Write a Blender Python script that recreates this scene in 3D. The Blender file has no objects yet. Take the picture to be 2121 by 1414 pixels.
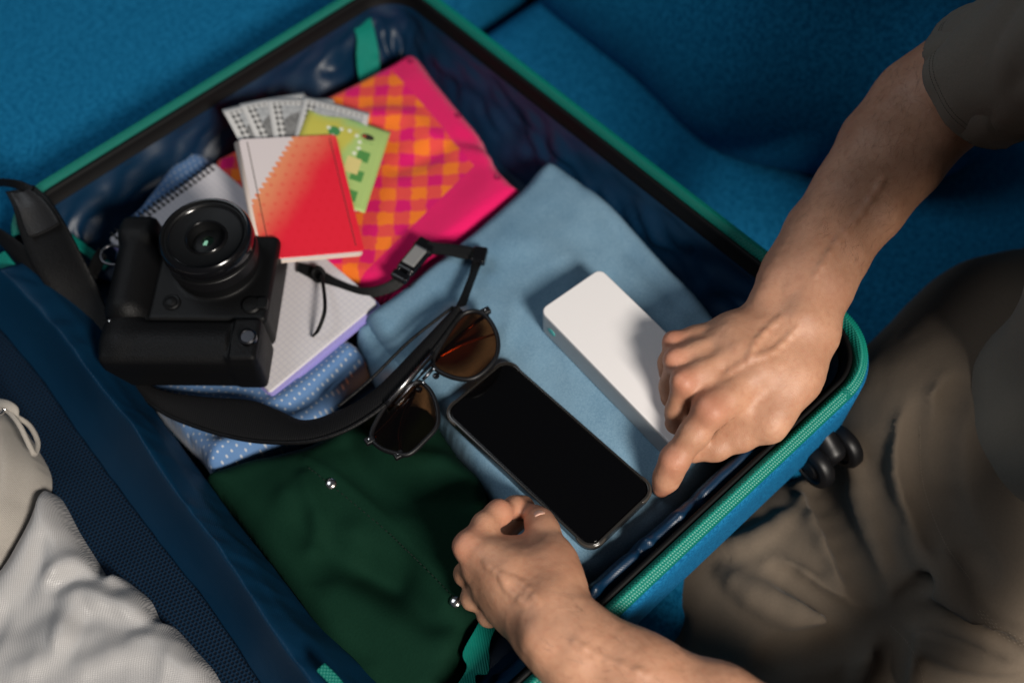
import bpy, bmesh, math, random
import numpy as np
from mathutils import Vector, Matrix, geometry
random.seed(7); np.random.seed(7)
sc = bpy.context.scene; COL = sc.collection

# ------------------------------------------------------------------ camera, world, lights, exposure
FPX, CW, CH = 2305.0, 2121.0, 1414.0
ROT = np.array([[.74025545, .58676046, -.32822863], [-.67146231, .6204816, -.40514312], [-.03406214, .52030256, .85330242]])
CAM = np.array([0., 0., .95])
cd = bpy.data.cameras.new('camera'); cam = bpy.data.objects.new('camera', cd); COL.objects.link(cam); sc.camera = cam
mw = Matrix([list(r) + [0] for r in ROT] + [[0, 0, 0, 1]]); mw.translation = Vector(CAM); cam.matrix_world = mw
cd.sensor_width = 36; cd.lens = FPX * 36 / CW; cd.clip_start = .02; cd.clip_end = 50
cd.dof.use_dof = True; cd.dof.focus_distance = .865; cd.dof.aperture_fstop = 2.6
w = bpy.data.worlds.new('World'); sc.world = w; w.use_nodes = True
w.node_tree.nodes['Background'].inputs[0].default_value = (.42, .47, .55, 1); w.node_tree.nodes['Background'].inputs[1].default_value = .075

def area_lamp(name, loc, target, size, energy, color):
    l = bpy.data.lights.new(name, 'AREA'); l.shape = 'RECTANGLE'; l.size, l.size_y = size; l.energy = energy; l.color = color
    o = bpy.data.objects.new(name, l); COL.objects.link(o); o.location = loc
    o.rotation_euler = (Vector(target) - Vector(loc)).to_track_quat('-Z', 'Y').to_euler(); return o
area_lamp('window_lamp', (.02, -1.25, 1.42), (.33, .50, .1), (.46, .46), 61, (1, .93, .84))
area_lamp('fill_light', (-.3, 1.6, 2.0), (.3, .4, .1), (1.2, 1.2), 12, (.86, .93, 1))  # added soft fill with no known source, lifts the shaded sleeve and right side
vs = sc.view_settings; vs.view_transform = 'Standard'; vs.look = 'None'; vs.exposure = 0; vs.gamma = 1; vs.use_curve_mapping = False
sc.render.engine = 'CYCLES'; sc.cycles.use_denoising = True; sc.cycles.max_bounces = 8; sc.cycles.transparent_max_bounces = 12

# ------------------------------------------------------------------ survey helper: a point of the place at height z on a sight line
def P(x, y, z):
    r = ROT @ np.array([x - CW / 2, -(y - CH / 2), -FPX]); return CAM + (z - CAM[2]) / r[2] * r
def depth(p): return -(ROT.T @ (np.asarray(p) - CAM))[2]
def R_(npx, p): return npx * depth(p) / FPX                    # metres that npx pixels span at p
def PL(pts, z=None): return [P(q[0], q[1], q[2] if len(q) > 2 else z) for q in pts]
RZ = math.atan2(ROT[1, 0], ROT[0, 0])                         # heading of things lying square to the view

# ------------------------------------------------------------------ material helper
class V:
    def __init__(s, g, k): s.g, s.k = g, k
    def _m(s, op, *a):
        n = s.g.nt.nodes.new('ShaderNodeMath'); n.operation = op
        for i, x in enumerate((s,) + a):
            if isinstance(x, V): s.g.nt.links.new(x.k, n.inputs[i])
            else: n.inputs[i].default_value = x
        return V(s.g, n.outputs[0])
    def __add__(s, o): return s._m('ADD', o)
    def __sub__(s, o): return s._m('SUBTRACT', o)
    def __mul__(s, o): return s._m('MULTIPLY', o)
    def __truediv__(s, o): return s._m('DIVIDE', o)
    def lt(s, o): return s._m('LESS_THAN', o)
    def gt(s, o): return s._m('GREATER_THAN', o)
    def abs(s): return s._m('ABSOLUTE')
    def fract(s): return s._m('FRACT')
    def sin(s): return s._m('SINE')
    def sqrt(s): return s._m('SQRT')
    def max(s, o): return s._m('MAXIMUM', o)
    def min(s, o): return s._m('MINIMUM', o)
    def inv(s): return s * -1 + 1
    def step(s, a, b):
        n = s.g.nt.nodes.new('ShaderNodeMapRange'); n.interpolation_type = 'SMOOTHSTEP'
        s.g.nt.links.new(s.k, n.inputs[0]); n.inputs[1].default_value = a; n.inputs[2].default_value = b; return V(s.g, n.outputs[0])
class G:
    def __init__(s, nt): s.nt = nt
    def co(s, kind='Object', rot=0.0, scale=1.0):
        t = s.nt.nodes.new('ShaderNodeTexCoord'); m = s.nt.nodes.new('ShaderNodeMapping')
        m.inputs['Rotation'].default_value = (0, 0, rot); m.inputs['Scale'].default_value = (scale,) * 3
        s.nt.links.new(t.outputs[kind], m.inputs[0]); return m.outputs[0]
    def xyz(s, vec):
        n = s.nt.nodes.new('ShaderNodeSeparateXYZ'); s.nt.links.new(vec, n.inputs[0]); return [V(s, o) for o in n.outputs]
    def noise(s, scale, detail=3, rough=.55, vec=None, dist=0):
        n = s.nt.nodes.new('ShaderNodeTexNoise'); n.inputs['Scale'].default_value = scale; n.inputs['Detail'].default_value = detail
        n.inputs['Roughness'].default_value = rough; n.inputs['Distortion'].default_value = dist
        s.nt.links.new(vec or s.co(), n.inputs['Vector']); return V(s, n.outputs[0])
    def voro(s, scale, vec=None, feature='F1'):
        n = s.nt.nodes.new('ShaderNodeTexVoronoi'); n.feature = feature; n.inputs['Scale'].default_value = scale
        s.nt.links.new(vec or s.co(), n.inputs['Vector']); return V(s, n.outputs['Distance'])
    def attr(s, name):
        n = s.nt.nodes.new('ShaderNodeAttribute'); n.attribute_name = name; return V(s, n.outputs['Fac'])
    def mix(s, fac, a, b, mode='MIX'):
        n = s.nt.nodes.new('ShaderNodeMix'); n.data_type = 'RGBA'; n.blend_type = mode
        for k, x in ((0, fac), (6, a), (7, b)):
            if isinstance(x, V): s.nt.links.new(x.k, n.inputs[k])
            elif isinstance(x, (tuple, list)): n.inputs[k].default_value = tuple(x)[:3] + (1,)
            elif isinstance(x, (int, float)): n.inputs[k].default_value = x
            else: s.nt.links.new(x, n.inputs[k])
        return n.outputs[2]
def c8(r, g, b):                                              # display colour to linear
    f = lambda u: (u / 255 / 12.92) if u / 255 <= .04045 else ((u / 255 + .055) / 1.055) ** 2.4
    return (f(r), f(g), f(b))
def mat(name, col, rough=.6, bump=None, bs=.3, bd=.001, metal=0, spec=.5, sheen=0, coat=0, sss=0, trans=0, aniso=0, emit=None):
    m = bpy.data.materials.new(name); m.use_nodes = True; nt = m.node_tree; b = nt.nodes['Principled BSDF']; g = G(nt)
    def put(key, x):
        if callable(x): x = x(g)
        if isinstance(x, V): nt.links.new(x.k, b.inputs[key])
        elif isinstance(x, tuple): b.inputs[key].default_value = x[:3] + (1,)
        elif isinstance(x, (int, float)): b.inputs[key].default_value = x
        else: nt.links.new(x, b.inputs[key])
    put('Base Color', col); put('Roughness', rough); put('Metallic', metal); put('Specular IOR Level', spec)
    if sheen: b.inputs['Sheen Weight'].default_value = sheen; b.inputs['Sheen Roughness'].default_value = .4
    if coat: b.inputs['Coat Weight'].default_value = coat; b.inputs['Coat Roughness'].default_value = .08
    if sss: b.inputs['Subsurface Weight'].default_value = sss; b.inputs['Subsurface Radius'].default_value = (.010, .004, .002); b.inputs['Subsurface Scale'].default_value = .35
    if trans: b.inputs['Transmission Weight'].default_value = trans
    if aniso: b.inputs['Anisotropic'].default_value = aniso
    if bump:
        n = nt.nodes.new('ShaderNodeBump'); n.inputs['Strength'].default_value = bs; n.inputs['Distance'].default_value = bd
        nt.links.new(bump(g).k, n.inputs['Height']); nt.links.new(n.outputs[0], b.inputs['Normal'])
    return m
def weave(g, per, rot=0, kind='Object'):
    x, y, z = g.xyz(g.co(kind, rot)); k = 2 * math.pi / per
    return (x * k).sin() * .5 + (y * k).sin() * .5

MT = {}
MT['sofa'] = mat('sofa_fabric', lambda g: g.mix(g.noise(210, 4, .75).step(.32, .70), (.002, .088, .200), (.012, .180, .360)), .92,
                 lambda g: g.noise(420, 3, .7), .5, .0012, spec=.06)
MT['case_fabric'] = mat('suitcase_fabric', lambda g: g.mix(g.noise(500, 3, .7).step(.36, .66), (.002, .075, .185), (.010, .150, .320)), .8,
                 lambda g: g.noise(700, 2), .4, .0008, spec=.1)
MT['lining'] = mat('satin_lining', lambda g: g.mix(g.noise(9, 3), (.0010, .015, .042), (.0018, .024, .060)), lambda g: g.noise(14, 2) * .14 + .33,
                 lambda g: weave(g, .0012, .6) * .2 + g.noise(22, 2), .12, .002, spec=.38)
MT['flap'] = mat('nylon_flap', lambda g: g.mix(g.noise(7, 3), (.0008, .016, .042), (.0014, .025, .060)), lambda g: g.noise(14, 2) * .15 + .36,
                 lambda g: weave(g, .0011, .3) * .3 + g.noise(30, 3, .5), .22, .0018, spec=.22)
def hexdot(g, per, rot):
    x, y, z = g.xyz(g.co('Object', rot)); r = x / (per * .87); k = r._m('FLOOR')._m('MODULO', 2.0)._m('ABSOLUTE'); fx = r.fract() - .5; fy = (y / per + k * .5).fract() - .5
    return (fx * fx * .75 + fy * fy).sqrt()
MT['panel'] = mat('honeycomb_mesh', lambda g: g.mix(hexdot(g, .0036, .9).step(.22, .40), (.0003, .0030, .009), (.0009, .012, .031)), .7, lambda g: hexdot(g, .0036, .9).step(.15, .45), .6, .0012, spec=.14)
MT['black_plastic'] = mat('black_plastic', (.004, .004, .005), lambda g: g.noise(30, 2) * .15 + .38, lambda g: g.noise(900, 2), .12, .0005, spec=.35)
MT['rim_black'] = mat('rim_black', (.0022, .0022, .0026), .6, lambda g: g.noise(700, 2), .15, .0005, spec=.16)
MT['camera_black'] = mat('camera_black', (.0035, .0037, .0042), lambda g: g.noise(40, 2) * .12 + .42, lambda g: g.noise(1400, 2), .25, .0006, spec=.2)
MT['leather'] = mat('grip_leatherette', (.0032, .0033, .0038), .5, lambda g: g.voro(900), .35, .0008, spec=.18)
MT['gloss_black'] = mat('gloss_black', (.004, .004, .005), .16)
MT['teal'] = mat('teal_webbing', lambda g: g.mix(g.noise(300, 2), (.0, .160, .120), (.0, .220, .168)), .62, lambda g: (g.xyz(g.co('Object', .55))[0] * 3300).sin(), .4, .0008, spec=.25)
MT['tape'] = mat('teal_zipper_tape', lambda g: g.mix(g.noise(500, 2), (.0, .115, .088), (.0, .165, .128)), .6, lambda g: weave(g, .0022, .78), .5, .0008, spec=.3)
MT['teeth'] = mat('teal_zipper_coil', (.0, .190, .140), .42, spec=.45)
MT['denim'] = mat('light_denim', lambda g: g.mix(g.noise(11, 4, .6).step(.3, .7), g.mix(g.noise(800, 2, .7).step(.25, .75), (.090, .180, .268), (.150, .268, .372)),
                 g.mix(g.noise(800, 2, .7).step(.25, .75), (.135, .240, .335), (.205, .330, .430))), .9, lambda g: g.noise(900, 2), .2, .0008, spec=.08)
def pink_col(g):
    v = g.co('Object', -RZ); nt = g.nt
    nz = nt.nodes.new('ShaderNodeTexNoise'); nz.inputs['Scale'].default_value = 130; nt.links.new(v, nz.inputs['Vector'])
    n2 = nt.nodes.new('ShaderNodeVectorMath'); n2.operation = 'MULTIPLY_ADD'; nt.links.new(nz.outputs['Color'], n2.inputs[0])
    n2.inputs[1].default_value = (.0065,) * 3; nt.links.new(v, n2.inputs[2])
    x, y, z = g.xyz(n2.outputs[0]); per = .0300
    fx = (x / per + .12).fract(); fy = (y / per + .3).fract()
    orange = fx.lt(.5) * fy.lt(.5); mag = fx.gt(.53) * fy.gt(.53)
    c = g.mix(orange, (.74, .070, .062), (.84, .185, .022)); c = g.mix(mag, c, (.66, .010, .135))
    return g.mix(g.attr('band').gt(0), c, (.74, .010, .125))
MT['pink'] = mat('pink_check_cotton', pink_col, .88, lambda g: (g.xyz(g.co('Object', .45))[1] * 2600).sin() * g.attr('band').gt(0) * .6 + g.noise(500, 2) * .5, .45, .0012, sheen=.15, spec=.15)
MT['pink_plain'] = mat('pink_snap', (.30, .004, .06), .4)
def dots_col(g):
    x, y, z = g.xyz(g.co('Object', -RZ + .7)); per = .0060
    row = (x / per); k = row._m('FLOOR')._m('MODULO', 2.0)
    fx = row.fract() - .5; fy = (y / per + k * .5).fract() - .5
    d = (fx * fx + fy * fy).sqrt()
    return g.mix(d.step(.19, .13), g.mix(g.noise(40, 3), (.075, .160, .330), (.115, .215, .400)), (.40, .43, .47))
MT['dots'] = mat('dotted_chambray', dots_col, .85, lambda g: g.noise(700, 2), .3, .0008, sheen=.15, spec=.2)
MT['green'] = mat('bottle_green_cotton', lambda g: g.mix(g.noise(500, 3), (.0026, .0165, .0092), (.0042, .0240, .0132)), .85, lambda g: g.noise(800, 2), .3, .0008, spec=.06)
MT['metal'] = mat('polished_steel', (.75, .72, .70), .22, metal=1)
MT['dark_metal'] = mat('dark_metal', (.10, .10, .11), .3, metal=1)
def net_bump(g):
    x, y, z = g.xyz(g.co('Object', .55)); return (x * 5200 + (y * 240).sin() * 1.5).sin() * .8 + (y * 4300 + (x * 300).sin()).sin() * .2
MT['net'] = mat('white_voile', lambda g: g.mix(net_bump(g).step(-.9, .7), (.350, .341, .340), (.430, .419, .416)), .36, net_bump, .35, .0008, spec=.5, sheen=.1)
MT['cream'] = mat('cream_cotton', lambda g: g.mix(g.noise(600, 3), (.30, .275, .245), (.38, .35, .315)), .9, lambda g: weave(g, .0012), .3, .0006, sheen=.1, spec=.15)
MT['khaki'] = mat('khaki_twill', lambda g: g.mix(g.noise(500, 3), (.110, .086, .064), (.140, .110, .083)), .88, lambda g: g.noise(900, 2) * .6 + g.noise(70, 3), .3, .0012, sheen=.12, spec=.15)
MT['tshirt'] = mat('olive_jersey', lambda g: g.mix(g.noise(600, 3), (.135, .122, .100), (.170, .154, .128)), .92, lambda g: g.noise(700, 2), .4, .0008, sheen=.1, spec=.1)
MT['stitch'] = mat('dark_thread', (.05, .045, .035), .9)
def skin_col(g):
    a = g.mix(g.noise(28, 4, .6).step(.3, .72), (.385, .192, .114), (.500, .268, .168))
    a = g.mix(g.noise(240, 3, .6).step(.42, .75) * .32, a, (.36, .140, .082)); a = g.mix(g.noise(11, 3, .6).step(.5, .8) * .2, a, (.40, .165, .105))
    return g.mix(g.attr('red') * .42, a, (.52, .170, .110))
MT['skin'] = mat('skin', skin_col, lambda g: g.noise(160, 3) * .18 + .44,
                 lambda g: g.voro(620, None, 'DISTANCE_TO_EDGE').min(.35) * 1.1 + g.noise(90, 4, .65) * .9 + (g.attr('fold') * -1.6), .20, .0014, sss=.09, spec=.45)
MT['nail'] = mat('nail', (.58, .33, .25), .24, sss=.2)
MT['hair'] = mat('arm_hair', (.035, .018, .010), .5)
MT['phone_glass'] = mat('phone_glass', (.0015, .0015, .0018), .05, spec=.35)
MT['phone_case'] = mat('phone_case', (.018, .017, .016), .18, spec=.6)
MT['clear_edge'] = mat('clear_edge', (.045, .04, .035), .14, spec=.7)
MT['bank'] = mat('powerbank_white', (.76, .735, .735), .42, lambda g: g.noise(1500, 2), .05, .0005)
MT['bank_side'] = mat('powerbank_silver', (.40, .40, .405), .4, metal=.25)
MT['mint'] = mat('mint_plastic', (.05, .36, .34), .35)
def paper_col(g):
    x, y, z = g.xyz(g.co('Object')); per = .0050
    l = (x / per).fract().lt(.13).max((y / per).fract().lt(.13))
    return g.mix(l * .42, (.60, .575, .60), (.36, .36, .46))
MT['grid_paper'] = mat('grid_paper', paper_col, .8)
MT['paper'] = mat('page_edges', (.62, .60, .60), .85)
MT['lavender'] = mat('lavender_card', (.30, .27, .60), .6)
MT['wire'] = mat('black_wire', (.012, .012, .014), .35, metal=.3)
def passport_col(g):
    x, y, z = g.xyz(g.co('Object'))                            # local: x 0..w, y 0..h
    d = x * .81 + y * -.585 + .0345
    s = ((x * .585 + y * .81) * 450).sin().abs() * .0044 - .002
    k = (d + s).gt(0.0)
    red = g.mix((d + g.noise(30, 2, .5) * .012).step(.0, .050), (.70, .27, .13), (.70, .018, .040))
    per = .0105; r = y / per; o = r._m('FLOOR')._m('MODULO', 2.0)
    fx = (x / per + o * .5).fract() - .5; fy = r.fract() - .5
    dot = (fx * fx + fy * fy).sqrt().step(.24, .12)
    red = g.mix(dot * .3, red, (.64, .012, .026))
    return g.mix(k, (.62, .56, .57), red)
MT['passport'] = mat('printed_passport_cover', passport_col, .30, spec=.5, coat=.35)
MT['vinyl'] = mat('cream_vinyl', (.62, .52, .46), .35)
def bill_col(g):
    x, y, z = g.xyz(g.co('Object'))                            # x 0..066, y -.15..0
    frame = x.gt(.005) * x.lt(.061) * y.lt(-.006)
    orn = (x.lt(.0125) + (y * -1).lt(.010)).min(1)
    hatch = ((y * 900).sin() * .5 + (x * 1200).sin() * .5 + g.noise(700, 3, .8) * 1.6 - .8).step(-.5, .8)
    c = g.mix(frame * orn * hatch, (.58, .57, .56), (.018, .020, .020))
    inner = frame * orn.inv(); c = g.mix(inner, c, g.mix(g.noise(300, 5, .8).step(.35, .65), (.46, .47, .48), (.27, .28, .29)))
    blob = ((x - .040) * (x - .040) * .55 + (y + .040) * (y + .040)).sqrt()
    dk = g.mix(g.noise(160, 4, .8).step(.35, .6), (.12, .12, .12), (.20, .20, .20))
    return g.mix(inner * blob.lt(.023), c, dk)
MT['bill'] = mat('grey_banknote_paper', bill_col, .75)
def green_col(g):
    x, y, z = g.xyz(g.co('Object')); n = g.noise(45, 3)
    c = g.mix((y * -1 + n * .02).step(.010, .030), (.30, .52, .20), (.50, .46, .075))
    c = g.mix((x + y * -.35 + n * .016).step(.062, .072), c, (.36, .50, .16))
    c = g.mix(x.gt(.058) * x.lt(.070) * (y * 260).sin().gt(-.1) * y.lt(-.024), c, (.07, .24, .055))
    c = g.mix(x.gt(.050) * x.lt(.064) * (y * 105 + 1.2).sin().gt(.55) * y.lt(-.03), c, (.62, .52, .20))
    c = g.mix(((x - .030) * (x - .030) + (y + .024) * (y + .024)).sqrt().lt(.006), c, (.05, .22, .07))
    a = None
    for sx, sy in ((.036, -.019), (.044, -.0175), (.052, -.0205), (.0565, -.027), (.0575, -.0345), (.055, -.042), (.030, -.030), (.024, -.022)):
        q = ((x - sx) * (x - sx) + (y - sy) * (y - sy)).sqrt().step(.0024, .0016); a = q if a is None else a.max(q)
    c = g.mix(a, c, (.72, .74, .62))
    k = ((x - .0625) * (x - .0625) * .35 + (y + .0175) * (y + .0175)).sqrt()
    c = g.mix(k.lt(.0038), c, (.022, .014, .010))
    r = ((x - .059) * (x - .059) + (y + .0178) * (y + .0178)).sqrt(); c = g.mix(r.lt(.0018), c, (.40, .03, .02))
    return g.mix(g.noise(420, 4, .8).step(.5, .75) * .3, c, (.22, .36, .10))
MT['greennote'] = mat('green_note_paper', green_col, .6)
def glassmat(name, tint, gl=.09, rough=.04):
    m = bpy.data.materials.new(name); m.use_nodes = True; nt = m.node_tree; nt.nodes.remove(nt.nodes['Principled BSDF'])
    t = nt.nodes.new('ShaderNodeBsdfTransparent'); t.inputs[0].default_value = tint + (1,); gg = nt.nodes.new('ShaderNodeBsdfGlossy'); gg.inputs['Roughness'].default_value = rough
    mx = nt.nodes.new('ShaderNodeMixShader'); mx.inputs[0].default_value = gl; out = nt.nodes['Material Output']
    nt.links.new(t.outputs[0], mx.inputs[1]); nt.links.new(gg.outputs[0], mx.inputs[2]); nt.links.new(mx.outputs[0], out.inputs[0]); return m
MT['brown_lens'] = glassmat('brown_lens', (.62, .33, .18), .05)
MT['lens_glass'] = mat('coated_glass', (.001, .002, .0015), .04, spec=1.0)
_b = MT['lens_glass'].node_tree.nodes['Principled BSDF']; _b.inputs['IOR'].default_value = 1.9; _b.inputs['Specular Tint'].default_value = (.5, 1, .65, 1)
MT['coating'] = mat('green_coating', (.003, .05, .014), .08, spec=1.0, metal=.5)
MT['floor'] = mat('dark_floor', lambda g: g.mix(g.noise(6, 3), (.012, .012, .013), (.020, .019, .018)), .7)

# ------------------------------------------------------------------ object helpers
def ob(name, me, m=None, parent=None):
    o = bpy.data.objects.new(name, me); COL.objects.link(o)
    if m is not None: me.materials.append(MT[m] if isinstance(m, str) else m)
    if parent: o.parent = parent
    return o
def msh(name, v, f, m, parent=None, smooth=True, attrs=None):
    me = bpy.data.meshes.new(name); me.from_pydata([tuple(map(float, q)) for q in v], [], [tuple(map(int, q)) for q in f]); me.update()
    if smooth: me.polygons.foreach_set('use_smooth', [True] * len(me.polygons))
    for k, a in (attrs or {}).items():
        t = me.attributes.new(k, 'FLOAT', 'POINT'); t.data.foreach_set('value', np.asarray(a, np.float32))
    return ob(name, me, m, parent)
def thing(name, label, cat, loc=(0, 0, 0), rz=0, group=None):
    o = bpy.data.objects.new(name, None); COL.objects.link(o); o.location = loc; o.rotation_euler = (0, 0, rz); o.empty_display_size = .02
    return tag(o, label, cat, group)
def tag(o, label, cat, group=None):
    o['label'] = label; o['category'] = cat
    if group: o['group'] = group
    return o
def bevel(o, width, seg=3, ang=35):
    b = o.modifiers.new('bevel', 'BEVEL'); b.width = width; b.segments = seg; b.limit_method = 'ANGLE'; b.angle_limit = math.radians(ang); return o
def prism(name, poly, z0, z1, m, parent=None, bev=0, seg=3, smooth=True):
    n = len(poly); v = [(p[0], p[1], z0) for p in poly] + [(p[0], p[1], z1) for p in poly]
    f = [tuple(range(n))[::-1], tuple(range(n, 2 * n))] + [(i, (i + 1) % n, n + (i + 1) % n, n + i) for i in range(n)]
    o = msh(name, v, f, m, parent, False)
    if bev:
        bevel(o, bev, seg); 
        if smooth: o.data.polygons.foreach_set('use_smooth', [True] * len(o.data.polygons)); nrm = o.modifiers.new('wn', 'WEIGHTED_NORMAL'); nrm.keep_sharp = True
    return o
def rrect(x0, x1, y0, y1, r, n=8):
    out = []
    for cx, cy, a in ((x1 - r, y0 + r, -90), (x1 - r, y1 - r, 0), (x0 + r, y1 - r, 90), (x0 + r, y0 + r, 180)):
        for i in range(n + 1):
            t = math.radians(a + 90 * i / n); out.append((cx + r * math.cos(t), cy + r * math.sin(t)))
    return out
def lathe(name, prof, m, parent=None, seg=64, loc=(0, 0, 0)):
    v, f = [], []; n = len(prof)
    for i in range(seg):
        a = 2 * math.pi * i / seg
        v += [(loc[0] + r * math.cos(a), loc[1] + r * math.sin(a), loc[2] + z) for r, z in prof]
    for i in range(seg):
        j = (i + 1) % seg
        f += [(i * n + k, j * n + k, j * n + k + 1, i * n + k + 1) for k in range(n - 1)]
    o = msh(name, v, f, m, parent); 
    e = o.modifiers.new('es', 'EDGE_SPLIT'); e.split_angle = math.radians(40); return o
def spline(pts, n=12, closed=False):
    p = [np.asarray(q, float) for q in pts]; N = len(p); out = []
    for i in range(N if closed else N - 1):
        g = lambda k: p[k % N] if closed else p[min(max(k, 0), N - 1)]
        a, b, c, d = g(i - 1), g(i), g(i + 1), g(i + 2)
        for j in range(n):
            t = j / n; out.append(.5 * ((2 * b) + (c - a) * t + (2 * a - 5 * b + 4 * c - d) * t * t + (3 * b - 3 * c + d - a) * t ** 3))
    if not closed: out.append(p[-1])
    return out
def tube(name, pts, rad, m, parent=None, seg=10, closed=False, n=8, flat=1.0, smooth_path=True):
    p = spline(pts, n, closed) if smooth_path else [np.asarray(q, float) for q in pts]; N = len(p); v, f = [], []; up = np.array([0, 0, 1.])
    for i in range(N):
        t = (p[(i + 1) % N] - p[i - 1]) if closed else (p[min(i + 1, N - 1)] - p[max(i - 1, 0)])
        t = t / (np.linalg.norm(t) + 1e-9); s = np.cross(t, up); s = s / (np.linalg.norm(s) + 1e-9); u = np.cross(s, t)
        r = rad(i / max(N - 1, 1)) if callable(rad) else rad
        for k in range(seg):
            a = 2 * math.pi * k / seg; v.append(p[i] + s * math.cos(a) * r + u * math.sin(a) * r * flat)
    for i in range(N if closed else N - 1):
        j = (i + 1) % N
        f += [(i * seg + k, i * seg + (k + 1) % seg, j * seg + (k + 1) % seg, j * seg + k) for k in range(seg)]
    if not closed: f += [tuple(range(seg))[::-1], tuple(range((N - 1) * seg, N * seg))]
    return msh(name, v, f, m, parent)
def ribbon(name, ea, eb, th, m, parent=None, n=10, cols=4, bow=0, attrs=None):
    A, B = spline(ea, n), spline(eb, n); N = len(A); v, f = [], []
    for i in range(N):
        t = A[min(i + 1, N - 1)] - A[max(i - 1, 0)]; nrm = np.cross(t, B[i] - A[i]); nrm /= np.linalg.norm(nrm) + 1e-9
        for s in (1, -1):
            for k in range(cols + 1):
                u = k / cols; v.append(A[i] * (1 - u) + B[i] * u + nrm * (s * th / 2 + bow * math.sin(math.pi * u)))
    W = 2 * (cols + 1)
    for i in range(N - 1):
        a, b = i * W, (i + 1) * W
        for k in range(cols):
            f += [(a + k, b + k, b + k + 1, a + k + 1), (a + cols + 1 + k, a + cols + 2 + k, b + cols + 2 + k, b + cols + 1 + k)]
        f += [(a, a + cols + 1, b + cols + 1, b), (a + cols, b + cols, b + W - 1, a + W - 1)]
    for a in (0, (N - 1) * W): f += [(a + k, a + k + 1, a + cols + 2 + k, a + cols + 1 + k) for k in range(cols)]
    o = msh(name, v, f, m, parent); bevel(o, th * .3, 2, 50); return o

# ------------------------------------------------------------------ noise and cloth
_perm = np.random.RandomState(3).permutation(256); _perm = np.concatenate([_perm] * 3)
_gr = np.random.RandomState(4).normal(size=(256, 3)); _gr /= np.linalg.norm(_gr, axis=1)[:, None]
def pn(p):
    p = np.asarray(p, float); i = np.floor(p).astype(int); f = p - i; i &= 255; u = f * f * f * (f * (f * 6 - 15) + 10); r = 0
    for dx in (0, 1):
        for dy in (0, 1):
            for dz in (0, 1):
                h = _perm[_perm[_perm[i[:, 0] + dx] + i[:, 1] + dy] + i[:, 2] + dz] & 255
                wgt = (u[:, 0] if dx else 1 - u[:, 0]) * (u[:, 1] if dy else 1 - u[:, 1]) * (u[:, 2] if dz else 1 - u[:, 2])
                r = r + wgt * np.einsum('ij,ij->i', _gr[h], f - np.array([dx, dy, dz]))
    return r
def seg_dist(q, a, b):
    ab = b - a; t = np.clip(((q - a) @ ab) / (ab @ ab + 1e-12), 0, 1); return np.linalg.norm(q - (a + t[:, None] * ab), axis=1)
def poly_dist(q, pts, closed=True):
    d = np.full(len(q), 9.); n = len(pts)
    for i in range(n if closed else n - 1): d = np.minimum(d, seg_dist(q, pts[i], pts[(i + 1) % n]))
    return d
def inside(q, poly):
    r = np.zeros(len(q), bool); n = len(poly)
    for i in range(n):
        a, b = poly[i], poly[(i + 1) % n]; c = (a[1] > q[:, 1]) != (b[1] > q[:, 1])
        with np.errstate(divide='ignore', invalid='ignore'): r ^= c & (q[:, 0] < (b[0] - a[0]) * (q[:, 1] - a[1]) / (b[1] - a[1]) + a[0])
    return r
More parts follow.
